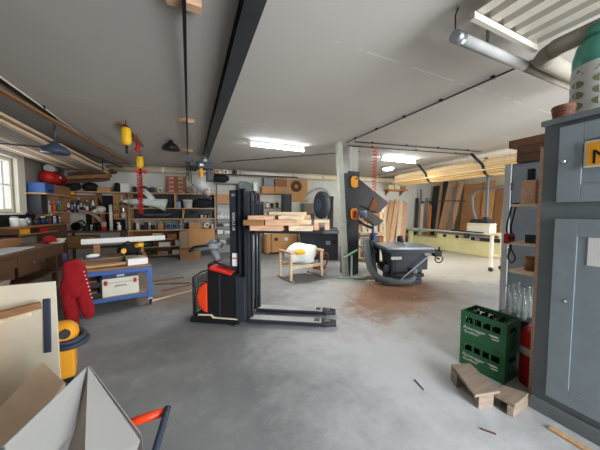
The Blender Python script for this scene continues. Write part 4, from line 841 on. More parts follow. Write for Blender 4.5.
# main shelving unit above the counter
t = unit('shelving_unit', 'open wooden shelving unit with three long boards on the back wall', 'shelf', -1.78, .45)
for z, y in ((ZT, 0), (ZM, 0), (ZL, 0)): MB().box(0, 0, z-.035, 2.72, .44, z).build('shelf_board', 'wood', t, bevel=.003)
for x, z0, z1 in ((.0, ZC+.001, ZL-.0355), (.0, ZL+.0005, ZM-.0355), (.0, ZM+.0005, ZT-.0355), (2.68, ZC+.001, ZL-.0355), (2.68, ZL+.0005, ZM-.0355), (2.68, ZM+.0005, ZT-.0355), (1.38, ZM+.0005, ZT-.0355), (1.62, ZL+.0005, ZM-.0355), (1.55, ZC+.001, ZL-.0355)): MB().box(x, .01, z0, x+.035, .43, z1).build('upright', 'wood', t, bevel=.003)
MB().box(0, .42, ZL, 2.72, .435, ZT-.04).build('back_panel', 'steel_dk', t)
# base cabinet under the counter, left bay open
t = unit('base_cabinet', 'wooden base cabinet with an open door bay and a plain closed front', 'cabinet', -1.78, .5)
MB().box(-.02, -.02, ZC-.04, 2.7, .49, ZC).build('counter_top', 'wood', t, bevel=.004)
MB().box(0, .46, 0, 2.68, .48, ZC-.0405).build('back_panel', 'wood_brown', t)
for x in (0, 1.77, 2.66): MB().box(x, 0, 0, x+.02, .4599, ZC-.0405).build('side_panel', 'plywood', t)
for z in (.08, .37, .63): MB().box(.021, .02, z-.02, 1.769, .4599, z).build('shelf_board', 'wood', t)
MB().box(1.80, -.02, .26, 2.68, -.001, ZC-.045).build('front_panel', 'plywood', t, bevel=.003); MB().box(1.80, -.01, .0, 2.68, .01, .24).build('kick_board', 'steel_dk', t)
d = MB().prism([(1.77, -.022, .04), (1.57, -.36, .04), (1.585, -.37, .04), (1.79, -.022, .04)], (0, 0, .86)).build('door', 'wood_grey', t); MB().cyl((1.58, -.37, .5), (1.575, -.39, .5), .015).build('knob', 'steel', d)
# the long shelf left of it and the tool wall
t = unit('wall_shelf', 'long wooden wall shelf in the corner carrying boards and black bags', 'shelf', -3.55, .45)
MB().box(0, 0, ZT-.035, 1.76, .37, ZT).build('shelf_board', 'wood', t, bevel=.003)
for x in (.2, .9, 1.68): MB().prism([(x, .37, ZT-.036), (x, .08, ZT-.036), (x, .37, ZT-.35)], (.03, 0, 0)).build('bracket', 'wood_brown', t)
t = unit('tool_board', 'plywood board with rows of small hanging tools on the back wall', 'board', -2.3, .12)
MB().box(0, 0, 1.30, .56, .03, 2.14).build('board', 'plywood', t)
for z in (1.42, 1.70): MB().box(.02, -.07, z, .56, 0, z+.05).build('tool_rail', 'wood', t)
for r_, z in enumerate((1.47, 1.75)):
    for k in range(7):
        x = .06+k*.075; q = MB().cyl((x, -.04, z-.12), (x, -.04, z+.03), .006, seg=8).cyl((x, -.04, z+.031), (x, -.04, z+.13), .016, .012, 10)
        tag(q.build('chisel', ['black', 'red', 'wood_brown', 'steel', 'yellow', 'black', 'grey'][(k+r_*3) % 7], loc=bw(-2.3, .12, 0), rz=BA), '%s handle tool, %s from the corner in the %s rail of the tool board' % (['black', 'red', 'brown', 'steel', 'yellow', 'black', 'grey'][(k+r_*3) % 7], ORD[k], ['lower', 'upper'][r_]), 'tool', 'tools hanging on the plywood tool board')
tag(MB().cyl((0, 0, 0), (0, 0, .03), .09).cyl((.02, -.03, .03), (.02, -.03, .2), .03).build('tape_dispenser', 'offwhite', loc=bw(-2.05, .16, 1.90), rz=BA), 'small white bracket fixed on the upper tool board', 'bracket')
tag(MB().box(0, 0, .95, 1.1, .02, 2.1).build('dark_panel', 'black_soft', loc=bw(-3.1, .05, 0), rz=BA), 'dark board covering the wall behind the corner bench', 'panel')
# corner bench
t = unit('corner_bench', 'dark wooden bench along the back wall in the corner', 'bench', -3.5, .62)
MB().box(0, 0, .91, 1.68, .6, .96).build('bench_top', 'wood_dark', t, bevel=.004)
for x in (.03, 1.6):
    for y in (.04, .52): MB().box(x, y, 0, x+.06, y+.06, .9099).build('leg', 'wood_dark', t)
MB().box(.03, .2, .4, 1.66, .58, .43).build('shelf_board', 'wood_dark', t)
MB().box(.1, .1, .4301, .8, .5, .8).build('drawer_box', 'wood_brown', t); 
# wooden hoop, tube, spray cans on the corner bench
t = unit('wooden_hoop', 'curved grey-brown wooden bow leaning against the dark board', 'hoop', -2.75, .5, .96)
b = MB(); pts = [(.62*math.cos(R(a))-.3, 0, .62*math.sin(R(a))) for a in range(4, 100, 8)]
for p_, q_ in zip(pts, pts[1:]): b.bar(p_, q_, .05, .09, (0, 1, 0)) if False else b.bar(p_, q_, .09, .05, (0, 1, 0))
b.build('bow', 'wood_grey', t)
tag(MB().cyl((0, 0, 0), (0, 0, .82), .045).build('plastic_tube', 'offwhite', loc=bw(-2.22, .56, .961)), 'white plastic tube standing upright before the tool board', 'tube')
t = unit('paint_tin', 'red and white tin on the corner bench beside the white tube', 'tin', -2.42, .56, .961); MB().cyl((0, 0, 0), (0, 0, .12), .07).build('lower_label', 'red', t); MB().cyl((0, 0, .121), (0, 0, .28), .07).build('upper_label', 'pinkish', t); MB().cyl((0, 0, .281), (0, 0, .3), .06).build('lid', 'red', t)
t = unit('spray_bottle', 'white spray bottle on the corner bench right of the white tube', 'bottle', -2.0, .56, .961); MB().lathe([(.05, 0), (.055, .15), (.02, .19), (.02, .22)], 14).build('body', 'white', t); MB().box(-.06, -.015, .22, .02, .015, .26).build('trigger', 'white', t)
t = thing('circular_saw', 'hand-held circular saw with a shiny blade cover on the corner bench', 'saw', bw(-3.15, .5, .961), BA); MB().cyl((0, -.03, .14), (0, .03, .14), .13, seg=22).build('blade_cover', 'chrome', t); MB().cyl((0, .03, .16), (0, .2, .16), .07).build('motor', 'blue_dk', t); MB().tube([(-.02, .05, .24), (.12, .05, .32), (.2, .05, .2)], .022, 8, sub=4).build('handle', 'black', t); MB().box(-.15, -.08, 0, .2, .1, .01).build('sole_plate', 'steel', t)
# bottle shelf in the corner
t = unit('bottle_shelf', 'wooden shelf in the corner carrying a row of bottles and cans', 'shelf', -3.55, .42)
MB().box(0, 0, 1.49, .82, .33, 1.53).build('shelf_board', 'wood', t, bevel=.003); MB().box(0, .3, 1.531, .82, .33, 2.1).build('back_panel', 'wood_brown', t)
for x in (.02, .76): MB().box(x, .02, 1.2, x+.04, .32, 1.4899).build('side_block', 'wood_brown', t)
cols = [('blue', 'white'), ('white', 'red'), ('black', 'grey_lt'), ('steel', 'blue'), ('blue_dk', 'white'), ('grey_lt', 'black'), ('offwhite', 'blue'), ('green', 'white'), ('steel', 'red'), ('white', 'blue_dk')]
nm2 = dict(blue='blue', white='white', black='black', steel='silver', blue_dk='dark blue', grey_lt='grey', offwhite='cream', green='green', red='red', orange='orange', yellow='yellow', amber='amber', red_bright='red', card='brown', blue_pale='pale blue', charcoal='charcoal', wood_pale='pale wooden', grey='grey', teal='teal', lime_cream='pale yellow', green_dk='dark green', wood='wooden', wood_brown='brown wooden', card_red='reddish', blue_grey='blue-grey', pinkish='pinkish', steel_dk='dark grey', brown_glass='brown glass', card_dk='dark brown')
for k, (m, c2) in enumerate(cols):
    h_ = [.44, .33, .5, .4, .46, .36, .32, .4, .34, .44][k]
    t = thing('bottle', '%s bottle with a %s cap, %s from the window on the corner bottle shelf' % (nm2[m], nm2[c2], ORD[k]), 'bottle', bw(-3.49+.08*k, .28+.06*(k % 2), 1.5301), 0, 'bottles on the corner shelf')
    MB().lathe([(.037, 0), (.038, h_*.7), (.016, h_*.82), (.016, h_*.9)], 12).build('body', m, t); MB().cyl((0, 0, h_*.9), (0, 0, h_), .019).build('cap', c2, t); MB().lathe([(.0387, h_*.2), (.0387, h_*.5)], 12).build('paper_label', c2, t)
tag(MB().ball((0, 0, .11), (.14, .13, .11), 16, 10).cyl((-.1, -.1, .06), (-.1, -.17, .06), .05).build('respirator', 'offwhite', loc=bw(-2.58, .3, 1.5301)), 'cream respirator mask at the end of the bottle row', 'mask')
t = unit('small_shelf', 'short plank bracket carrying the respirator beside the bottles', 'shelf', -2.72, .42); MB().box(0, 0, 1.49, .3, .33, 1.5295).build('shelf_board', 'wood', t); MB().box(.12, .1, 1.2, .16, .33, 1.4899).build('bracket', 'wood_brown', t)
# load on the long corner shelf
Zs = ZT+.001
for k, (x0, x1, m, zr, lab) in enumerate([(-3.5, -2.35, 'wood_dark', 0, 'dark rough board on the corner wall shelf, lowest of the tilted boards'), (-3.45, -2.3, 'wood_brown', .12, 'brown rough board on the corner wall shelf, middle of the tilted boards'), (-3.35, -2.15, 'wood_dark', .26, 'dark rough board on the corner wall shelf, top of the tilted boards')]):
    z = Zs+.28+zr
    tag(MB().obox((0, 0, .06), (x1-x0, .34, .11), (R(8), R(-7), 0)).lump(.05, 4, k).build('rough_board', m, loc=bw((x0+x1)/2, .26, z), rz=BA, bevel=.006), lab, 'board', 'rough boards on the corner shelf')
for k, (s_, w_, h_, lab) in enumerate([(-3.3, .4, .28, 'black bag under the rough boards, nearest the corner'), (-2.85, .42, .3, 'black bag under the rough boards, next to the brown box'), (-2.1, .22, .3, 'black bag on the corner wall shelf beside the white box')]):
    tag(MB().ball((0, .0, h_/2), (w_/2, .18, h_/2), 16, 10).lump(.04, 7, k).build('black_bag', 'black_soft', loc=bw(s_, .25, Zs), rz=BA), lab, 'bag')
bcarton('card', 'flat brown cardboard box between the black bags on the corner shelf', 97, 110, 187, .42, Zs, .25)
bbox_('paper_box', 'white', 'white box at the end of the corner wall shelf', 'box', 120, 129, 183, .4, Zs, .25)
# top board of the main unit
def jar(lab, m, cap, s_, off, z, r, h, group=None, name='jar', cat='jar'):
    t = thing(name, lab, cat, bw(s_, off, z), 0, group); MB().cyl((0, 0, 0), (0, 0, h*.85), r).build('body', m, t); MB().cyl((0, 0, h*.85), (0, 0, h), r*.9).build('lid', cap, t); return t
k = 0
for c_ in range(2):
    x0 = 167+c_*9.3
    for r_ in range(4):
        o, w_, _ = bput(x0, x0+9, 189, .4, Zs+r_*.146)
        t = thing('carton', '%s flat carton, %s from the bottom in the %s column of the back shelf stack' % (['brick-red', 'brown'][c_], ORD[r_], ['window-side', 'mast-side'][c_]), 'box', o, BA, 'flat cartons stacked on the back shelf')
        MB().box(-w_/2, 0, 0, w_/2, .32, .144).build('body', ['card_red', 'card_dk'][c_], t, bevel=.004); MB().box(-.07, -.001, .04, .07, 0, .1).build('sticker', 'pinkish', t)
t = unit('tape_roll', 'pale roll standing on edge left of the stacked cartons', 'roll', -.86, .3, Zs); MB().torus((0, 0, .10), .07, .032, (0, 1, .2)).build('roll', 'wood_pale', t)
t = unit('tape_roll', 'dark roll with an open core right of the stacked cartons', 'roll', .12, .3, Zs); MB().torus((0, 0, .13), .085, .045, (0, 1, .2)).build('roll', 'wood_grey', t)
tag(MB().box(-.16, -.1, 0, .16, .1, .14).ball((0, 0, .14), (.13, .1, .09)).build('grey_motor', 'steel_dk', loc=bw(-1.35, .28, Zs), rz=BA, bevel=.01), 'small grey motor on the top shelf near the red hose', 'motor')
tag(MB().ball((0, 0, .15), (.34, .19, .15), 18, 10).lump(.05, 6, 9).build('black_bag', 'black_soft', loc=bw(1.12, .3, 2.62), rz=BA), 'black bag lying on the high steel rack beside the mast', 'bag')
for k, (s_, m) in enumerate([(.38, 'pinkish'), (.52, 'wood_pink'), (.66, 'red')]): jar('%s jar on the top shelf, %s right of the dark roll' % (['pale pink', 'tan', 'red'][k], ORD[k]), m, 'steel', s_, .26, Zs, .05, .12, 'jars on the top shelf')
# second row
t = unit('extraction_sleeve', 'white fabric extraction sleeve hanging in front of the shelving', 'sleeve', -1.62, .72, 1.9)
MB().tube([(-.0, -.05, -.03), (.4, -.05, -.03), (.75, -.05, -.06), (1.02, -.05, -.12)], [.09, .11, .14, .2], 16).lump(.02, 5, 2).build('sleeve', 'fabric_white', t)
MB().tube([(.65, -.05, .0), (.55, -.05, .18), (.42, -.04, .3)], [.10, .09, .08], 14).build('branch', 'fabric_white', t); MB().torus((.42, -.1, .3), .07, .025, (0, 1, .3)).build('ring', 'offwhite', t)
MB().cyl((-.02, -.05, -.03), (-.18, -.05, .0), .06).build('nozzle', 'offwhite', t); MB().tube([(.3, -.03, .06), (.3, .28, .305)], .012, 6).tube([(-.1, -.03, .03), (-.1, .28, .305)], .012, 6).build('hanger', 'steel', t)
Zm = ZM+.001
t = thing('bucket', 'white plastic bucket on the middle shelf', 'bucket', bw(.0, .26, Zm), 0); MB().lathe([(.13, 0), (.16, .27), (.165, .27), (.165, .29), (.15, .29)], 22).build('pail', 'white', t); MB().tube([(-.16, 0, .26), (0, -.19, .18), (.16, 0, .26)], .006, 6, sub=4).build('handle', 'steel', t)
jar('pale blue canister beside the white bucket', 'blue_pale', 'blue', -.31, .26, Zm, .085, .26)
tag(MB().ball((0, 0, .19), (.36, .15, .18), 18, 10).lump(.05, 6, 5).build('black_bag', 'black_soft', loc=bw(.52, .24, Zm-.01), rz=BA), 'black bag stuffed on the middle shelf right of the bucket', 'bag')
jar('dark green jar between uprights on the middle shelf', 'green_dk', 'black', -.62, .24, Zm, .06, .2)
# third row
Zl = ZL+.001
tag(MB().ball((0, 0, .13), (.52, .14, .13), 20, 10).lump(.04, 5, 3).build('folded_tarp', 'steel_dk', loc=bw(-1.0, .24, Zl-.005), rz=BA), 'dark grey folded tarp on the third shelf board', 'tarp')
tag(MB().box(-.2, -.12, 0, .2, .12, .15).ball((.05, 0, .16), (.14, .1, .07)).build('grey_case', 'charcoal', loc=bw(.15, .28, Zl), rz=BA, bevel=.02), 'charcoal machine case on the third shelf board', 'case')
for k, (s_, m) in enumerate([(.45, 'offwhite'), (.58, 'card'), (.7, 'steel')]): jar('%s jar on the third shelf board, %s right of the charcoal case' % (nm2[m], ORD[k]), m, 'black', s_, .26, Zl, .045, .13, 'jars on the third shelf')
# counter row
Zc = ZC+.001
bcarton('card', 'small reddish-brown carton at the window end of the counter', 158, 163, 222, .4, Zc, .25)
for k in range(3):
    o = bw(-.62+.2*k, .42, Zc); t = thing('plastic_crate', 'blue-grey plastic crate on the counter, %s from the reddish carton' % ORD[k], 'crate', o, BA, 'plastic crates on the counter'); MB().box(-.09, 0, 0, .09, .28, .22).build('body', 'blue_grey', t, bevel=.008); MB().box(-.05, -.008, .06, .05, 0, .15).build('label_holder', 'blue_dk', t)
bcarton('card', 'brown cardboard box in the middle of the counter', 189, 200, 222, .42, Zc, .28)
t = unit('tape_roll', 'cream roll at the mast end of the counter', 'roll', .62, .3, Zc); MB().torus((0, 0, .12), .08, .035, (0, 1, .3)).build('roll', 'wood_pale', t)
jar('black can standing between crates and cardboard box', 'black', 'black', -.02, .3, Zc, .05, .2)
# open bay of the base cabinet
for k, (s_, z, w_, h_, m, lab) in enumerate([(-.95, .631, .3, .2, 'wood_pale', 'pale wooden box on the upper board of the open cabinet bay'), (-.5, .631, .3, .16, 'wood_brown', 'brown wooden box on the upper board of the open cabinet bay'), (-.75, .371, .35, .14, 'white', 'flat white box on the middle board of the open cabinet bay'), (-.3, .371, .22, .2, 'white', 'tall white box on the middle board of the open cabinet bay'), (-1.3, .371, .3, .18, 'green_dk', 'dark green box on the middle board of the open cabinet bay'), (-.4, .081, .22, .15, 'white', 'white box on the bottom board of the open cabinet bay'), (-.8, .081, .3, .13, 'wood_grey', 'grey wooden box on the bottom board of the open cabinet bay'), (-1.3, .081, .35, .16, 'green_dk', 'dark green box on the bottom board of the open cabinet bay')]):
    box_thing('storage_box', m, lab, 'box', bw(s_, .3, z), (w_, .26, h_), BA, 'boxes in the open cabinet bay')
box_thing('storage_box', 'wood_brown', 'brown wooden block box on the floor before the closed cabinet front', 'box', bw(.15, 1.0, .0), (.6, .35, .34), BA)
# steel rack beside the mast
t = unit('steel_rack', 'grey steel rack with white storage boxes beside the forklift mast', 'rack', .96, .45)
for x in (0, .80):
    for y in (0, .4): MB().box(x, y, 0, x+.03, y+.03, 2.62).build('post', 'steel_dk', t)
for z in (.35, .75, 1.02, 1.3, 1.86, 2.6): MB().box(-.005, -.005, z-.02, .835, .435, z).build('shelf_board', 'grey', t)
for k in range(4): t = thing('storage_box', 'white plastic storage box on the rack, %s in its row' % ORD[k], 'box', bw(1.06+.19*k, .43, 1.301), BA, 'white boxes on the steel rack'); MB().box(-.085, 0, 0, .085, .3, .13).build('body', 'white', t, bevel=.006); MB().box(-.03, -.004, .04, .03, 0, .07).build('label', 'grey', t)
jar('white canister standing on the row of white rack boxes', 'white', 'grey', 1.13, .3, 1.432, .05, .12)
for k, (s_, z, m, h_) in enumerate([(1.08, 1.021, 'charcoal', .1), (1.3, 1.021, 'grey_lt', .12), (1.55, 1.021, 'yellow', .17), (1.08, .751, 'white', .15), (1.32, .751, 'offwhite', .12), (1.58, .751, 'black', .16), (1.15, .351, 'steel', .2), (1.5, .351, 'blue_grey', .22)]):
    box_thing('parts_tray', m, '%s tray on the %s shelf of the steel rack' % (nm2[m], {1.021: 'upper', .751: 'middle', .351: 'lowest'}[z]), 'tray', bw(s_, .3, z), (.2, .24, h_), BA, 'trays on the steel rack')
bcarton('card', 'brown carton on the upper steel rack shelf', 215.5, 230, 194, .42, 1.861, .3)
# boxes above the alcove right of the mast
t = unit('cupboard_shelf', 'high wooden shelf for cartons above the lit alcove', 'shelf', 2.3, .45); MB().box(0, 0, 2.24, 1.5, .44, 2.275).build('shelf_board', 'wood_brown', t)
for x in (.02, 1.44): MB().box(x, .02, 1.2, x+.04, .44, 2.2399).build('side_panel', 'charcoal', t)
MB().box(1.15, .03, 1.2, 1.43, .4, 2.2399).build('dark_end_panel', 'charcoal', t)
for z in (1.42, 1.72): MB().box(.061, .1, z-.03, 1.149, .4, z).build('shelf_board', 'wood_brown', t)
MB().box(.061, .40, 1.2, 1.149, .41, 2.2399).build('back_panel', 'offwhite', t)
MB().box(0.0, .1, 0, .04, .44, 1.199).build('support', 'wood_brown', t); MB().box(1.44, .1, 0, 1.48, .44, 1.199).build('support', 'wood_brown', t)
for k, (m, z, s_, h_) in enumerate([('card', 1.421, 2.45, .12), ('red', 1.421, 2.6, .14), ('wood_pale', 1.421, 2.76, .13), ('green_dk', 1.421, 2.92, .15), ('amber', 1.421, 3.08, .12), ('blue', 1.421, 3.24, .14), ('black', 1.721, 2.46, .14), ('steel_dk', 1.721, 2.64, .2), ('white', 1.721, 2.84, .22), ('charcoal', 1.721, 3.04, .18), ('green_dk', 1.721, 3.24, .2)]):
    jar('%s pot in the lit alcove, %s on its %s board' % (nm2[m], ORD[k % 6], 'lower' if z < 1.5 else 'upper'), m, 'black', s_, .25, z, .06, h_, 'pots in the lit alcove')
bcarton('card', 'light brown carton on the alcove top, nearest the mast', 262, 274.5, 186, .42, 2.276, .3); bcarton('card', 'light brown carton on the alcove top, under another carton', 275, 287, 186.3, .42, 2.276, .3)
o, w_, h_ = bput(275, 287, 179, .42, 2.565); bcarton('card_dk', 'darker brown carton resting on the light one above the alcove', 275, 287, 179, .42, bs(281, 186.3, .42)[1]+.002, .3)
bbox_('grey_bin', 'grey', 'grey plastic bin on the carton nearest the mast above the alcove', 'bin', 264, 274, 177.5, .42, bs(268, 186, .42)[1]+.002, .3)
for k in range(2): box_thing('white_box', 'white', 'white box beside the forklift mast, %s of the pair on the alcove shelf' % ['lower', 'upper'][k], 'box', bw(2.42-.05, .3, 2.276+.19*k), (.14, .25, .188), BA, 'white boxes beside the mast')
# plywood sheet with coil, door, grey-green cupboard
tag(MB().box(-.42, 0, 0, .42, .02, .9).build('plywood_sheet', 'plywood', loc=bw(4.15, .06, 1.96), rz=BA), 'plywood sheet fixed high on the back wall behind the wicker coil', 'panel')
t = unit('rope_coil', 'brown coil hanging on the plywood sheet high on the wall', 'coil', 4.08, .10, 2.6); b = MB()
for k in range(4): b.torus((0, 0, 0), .2-.03*k, .028, (0, 1, .05), 26, 6)
b.build('coil', 'wood_dark', t)
t = thing('door_1', None, None, bw(3.95, .0, 0), BA); tag(t, None, None, kind='structure'); tag(MB().box(-.25, -.06, 0, .25, -.005, 1.95).build('door_leaf', 'pale_cream', t, bevel=.004), None, None, kind='structure'); tag(MB().cyl((-.2, -.06, 1.0), (-.2, -.1, 1.0), .02).build('handle', 'steel', t), None, None, kind='structure')
t = unit('red_toolbox', 'red toolbox on a small shelf before the white door', 'toolbox', 3.9, .5, 1.21); MB().box(-.2, -.1, 0, .2, .1, .16).build('body', 'red', t, bevel=.01); MB().box(-.2, -.1, .161, .2, .1, .21).build('lid', 'red', t, bevel=.01); MB().tube([(-.08, 0, .21), (-.06, 0, .26), (.06, 0, .26), (.08, 0, .21)], .012, 8).build('handle', 'black', t)
t = unit('wall_shelf', 'small wooden wall shelf under the red toolbox', 'shelf', 3.9, .5); MB().box(-.22, -.14, 1.17, .22, .43, 1.209).build('shelf_board', 'wood_brown', t); MB().prism([(-.02, .43, 1.1699), (-.02, .05, 1.1699), (-.02, .43, .9)], (.04, 0, 0)).build('bracket', 'wood_brown', t)
t = unit('green_cupboard', 'grey-green narrow cupboard right of the white door', 'cupboard', 4.3, .4); MB().box(0, 0, .1, .5, .38, 1.9).build('body', 'green_pale', t, bevel=.006); d = MB().box(.02, -.02, .12, .48, -.001, 1.88).build('door', 'wood_grey', t); MB().cyl((.06, -.02, 1.2), (.06, -.05, 1.2), .015).build('knob', 'steel', d); MB().box(.03, .03, 0, .47, .35, .1).build('plinth', 'charcoal', t)
# wooden chest on the floor
t = unit('wooden_chest', 'plywood transport chest with a pale lid strip behind the planer', 'chest', 2.62, .97)
MB().box(0, 0, .06, 1.28, .5, .76).build('body', 'plywood', t, bevel=.008); MB().box(-.02, -.02, .761, 1.3, .5, .82).build('lid', 'pale_cream', t, bevel=.006)
for x in (.02, .22, 1.2): MB().box(x, -.015, .06, x+.05, 0, .76).build('batten', 'wood_brown', t)
for x in (.42, .8): MB().cyl((x, -.001, .55), (x, -.02, .55), .07).build('round_plate', 'white' if x > .6 else 'charcoal', t)
for x in (.05, 1.1): MB().box(x, .02, 0, x+.1, .48, .0599).build('skid', 'wood_brown', t)
box_thing('amber_tub', 'amber', 'small amber tub on the floor beside the transport chest', 'tub', bw(2.25, .7, 0), (.25, .25, .18), BA)
# carpet rolls and tubes lying on top of the duct
for k, (s_, r_, m, m2, lab) in enumerate([(.78, .07, 'black', 'black', 'black rolled mat over the duct, nearest the ceiling beam'), (1.02, .075, 'wood_pink', 'charcoal', 'pinkish cardboard tube end over the duct'), (1.3, .08, 'pale_cream', 'charcoal', 'white cardboard tube end over the duct'), (1.62, .085, 'black_soft', 'black', 'thick black roll over the duct')]):
    t = thing('roll', lab, 'roll', bw(s_, .55, 2.90+r_+.12), BA, 'rolls stored over the duct'); t.location.z = 2.91+r_
    MB().cyl((0, 0, 0), (0, .5, 0), r_).build('tube', m, t); MB().cyl((0, -.002, 0), (0, 0, 0), r_*.55).build('core', m2, t)
t = unit('duct_shelf', 'slim dark board in front of the duct carrying rolls and foil', 'shelf', .6, .62); MB().box(0, 0, 2.885, 3.4, .18, 2.908).build('board', 'wood_dark', t)
for x in (.1, 3.2): MB().box(x, .05, 2.908, x+.02, .07, CEIL-.002).build('hanger', 'steel', t)
t = unit('foil_roll', 'long white foil roll lying above the duct right of the black roll', 'roll', 1.85, .53, 2.97); MB().cyl((0, 0, 0), (1.9, 0, -.02), .058, .04).build('roll', 'white', t)
# wall left of the alcove: dark hung machine hood near the mast
t = unit('grey_hood', 'grey machine hood on the wall between black bag and white boxes', 'hood', 2.0, .3, 2.28); MB().prism([(-.32, 0, 0), (.3, 0, 0), (.28, 0, .25), (.1, 0, .42), (-.15, 0, .42), (-.3, 0, .2)], (0, .28, 0)).build('shell', 'steel_dk', t, bevel=.02); MB().tube([(-.28, -.02, .02), (-.2, -.02, .3), (.0, -.02, .4), (.2, -.02, .3), (.26, -.02, .02)], .03, 8, sub=4).build('hose', 'green_pale', t)
t = unit('spray_gun', 'silver spray gun hanging in front of the window end of the shelving', 'spray gun', -1.86, .6, 1.36); MB().lathe([(.06, 0), (.065, .14), (.03, .18)], 14).build('cup', 'grey_lt', t); MB().tube([(0, 0, .18), (0, 0, .32), (-.08, 0, .40)], .03, 10, sub=3).build('body', 'chrome', t); MB().tube([(0, 0, .36), (.0, .1, .46), (.1, .14, .6)], .008, 6).build('hook', 'steel', t)

# smaller stock that fills the shelves
rr = random.Random(5)
def fill(s0, s1, off, z, n_, hmin, hmax, place, grp, pal):
    for k in range(n_):
        s_ = s0+(s1-s0)*(k+.5)/n_; w_ = (s1-s0)/n_*rr.uniform(.6, .85); h_ = rr.uniform(hmin, hmax); m = pal[(k*3+int(z*10)) % len(pal)]
        lab = '%s %s %s, %s from the window side' % (nm2.get(m, m), 'box' if k % 2 else 'tin', place, ORD[k])
        if k % 2: box_thing('small_box', m, lab, 'box', bw(s_, off, z), (w_, .2, h_), BA, grp)
        else: jar(lab, m, rr.choice(['black', 'white', 'steel', 'red']), s_, off, z, min(.09, w_/2), h_, grp, 'tin', 'tin')
P1 = ['steel_dk', 'card', 'blue_dk', 'offwhite', 'charcoal', 'wood_brown', 'black', 'grey_lt', 'red']
fill(-1.68, -.75, .3, Zm, 6, .1, .3, 'on the middle shelf behind the white sleeve', 'stock behind the white sleeve', P1)
fill(-1.7, -1.05, .3, Zc, 6, .1, .26, 'at the window end of the counter', 'stock on the counter end', P1)
fill(.68, .86, .3, Zc, 2, .1, .18, 'at the mast end of the counter', 'stock on the counter', P1)
fill(-1.7, -1.0, .3, Zs, 4, .08, .2, 'on the top shelf by the red hose', 'stock on the top shelf', P1)
fill(-3.3, -2.6, .3, .9605, 7, .08, .22, 'at the back of the corner bench', 'stock at the back of the corner bench', P1)
fill(1.05, 1.75, .28, .771-.02, 1, .05, .06, 'on the rack', 'rack stock', P1) if False else None
# ================================================================== window-side wall
t = thing('side_workbench', 'long dark wooden workbench along the window wall', 'workbench', (-3.58, 2.4, 0))
MB().box(0, 0, .84, 1.08, 4.6, .9).build('bench_top', 'wood_dark', t, bevel=.006); MB().box(1.0, 0, .66, 1.06, 4.6, .8399).build('front_board', 'wood_dark', t)
for y in (.1, 2.2, 4.4):
    for x in (.06, .92): MB().box(x, y, 0, x+.08, y+.08, .8399).build('leg', 'wood_dark', t)
MB().box(.06, .1, .3, 1.0, 4.5, .33).build('shelf_board', 'wood_dark', t)
for k in range(3): d = MB().box(1.061, 1.2+k*.9, .5, 1.075, 2.0+k*.9, .83).build('drawer', 'wood_dark', t); MB().cyl((1.075, 1.6+k*.9, .67), (1.1, 1.6+k*.9, .67), .02).build('knob', 'steel', d)
tag(MB().box(-.25, -.9, 0, .25, .9, .02).build('work_board', 'grey_lt', loc=(-2.85, 5.2, .9005)), 'pale grey board lying along the window-wall workbench', 'board')
tag(MB().box(-.12, -.7, 0, .12, .7, .14).build('timber_beam', 'wood_brown', loc=(-3.12, 5.9, .9005), bevel=.005), 'brown timber beam on the window-wall workbench', 'beam')
t = thing('bench_vise', 'dark vise on the front edge of the window-wall workbench', 'vise', (-2.72, 3.7, .9005)); MB().box(-.1, -.07, 0, .08, .07, .06).build('foot', 'steel_dk', t); MB().box(-.08, -.07, .0605, -.03, .07, .18).build('jaw', 'steel_dk', t); MB().box(.03, -.07, .0605, .08, .07, .18).build('jaw', 'steel_dk', t); MB().cyl((.08, 0, .1), (.2, 0, .1), .015).cyl((.19, -.1, .1), (.19, .1, .1), .008).build('screw', 'steel', t)
tag(MB().ball((0, 0, .07), (.10, .13, .085), 16, 9).cyl((0, 0, .03), (0, 0, .045), .14).build('hard_hat', 'red_cloth', loc=(-2.66, 6.8, .901)), 'dark red hard hat at the far end of the window-wall workbench', 'helmet')
tag(MB().obox((0, 0, .04), (.18, .28, .02), (R(12), 0, 0)).box(-.08, -.12, 0, .08, .12, .02).build('paper_pad', 'offwhite', loc=(-2.55, 6.85, .9005)), 'white paper pad at the bench end near the overalls', 'paper')
# rack above the bench
t = thing('side_rack', 'open wooden rack standing on the window-wall workbench', 'rack', (-3.59, 6.98, 0))
for z in (1.24, 1.08): MB().box(0, 0, z-.035, .42, 2.2 if z > 1.2 else 1.6, z).build('shelf_board', 'wood_brown', t, bevel=.003)
for y in (0, 1.55, 2.16): MB().box(.02, y, 0, .38, y+.04, 1.2045).build('divider', 'wood_dark', t)
for k, (y, w_, h_, m, lab) in enumerate([(7.25, .16, .11, 'amber', 'amber tool box in the side rack under the window'), (7.55, .3, .09, 'black', 'black tool tray in the side rack'), (7.95, .28, .1, 'red', 'dark red parts drawer in the side rack')]): box_thing('tool_tray', m, lab, 'tray', (-3.3, y, 1.081), (.24, w_, h_), 0, 'trays in the side rack')
for k, (y, r_, h_, m, c_) in enumerate([(7.2, .07, .22, 'white', 'grey'), (7.45, .08, .16, 'grey_lt', 'white'), (7.7, .05, .2, 'steel', 'black'), (8.0, .06, .15, 'charcoal', 'black'), (8.3, .06, .2, 'blue_dk', 'white'), (8.52, .05, .24, 'steel_dk', 'amber'), (8.68, .05, .26, 'black', 'white'), (8.83, .06, .2, 'blue_pale', 'white'), (8.98, .055, .22, 'brown_glass', 'black'), (9.12, .05, .16, 'grey', 'white')]):
    t = thing('jar', '%s can on top of the side rack, %s from the window end' % (nm2[m], ORD[k]), 'can', (-3.36, y, 1.241), 0, 'cans on the side rack'); MB().cyl((0, 0, 0), (0, 0, h_*.85), r_).build('body', m, t); MB().cyl((0, 0, h_*.85), (0, 0, h_), r_*.8).build('lid', c_, t)
t = thing('high_shelf', 'wooden bracket shelf high on the window wall under the compressor', 'shelf', (-3.59, 8.05, 0))
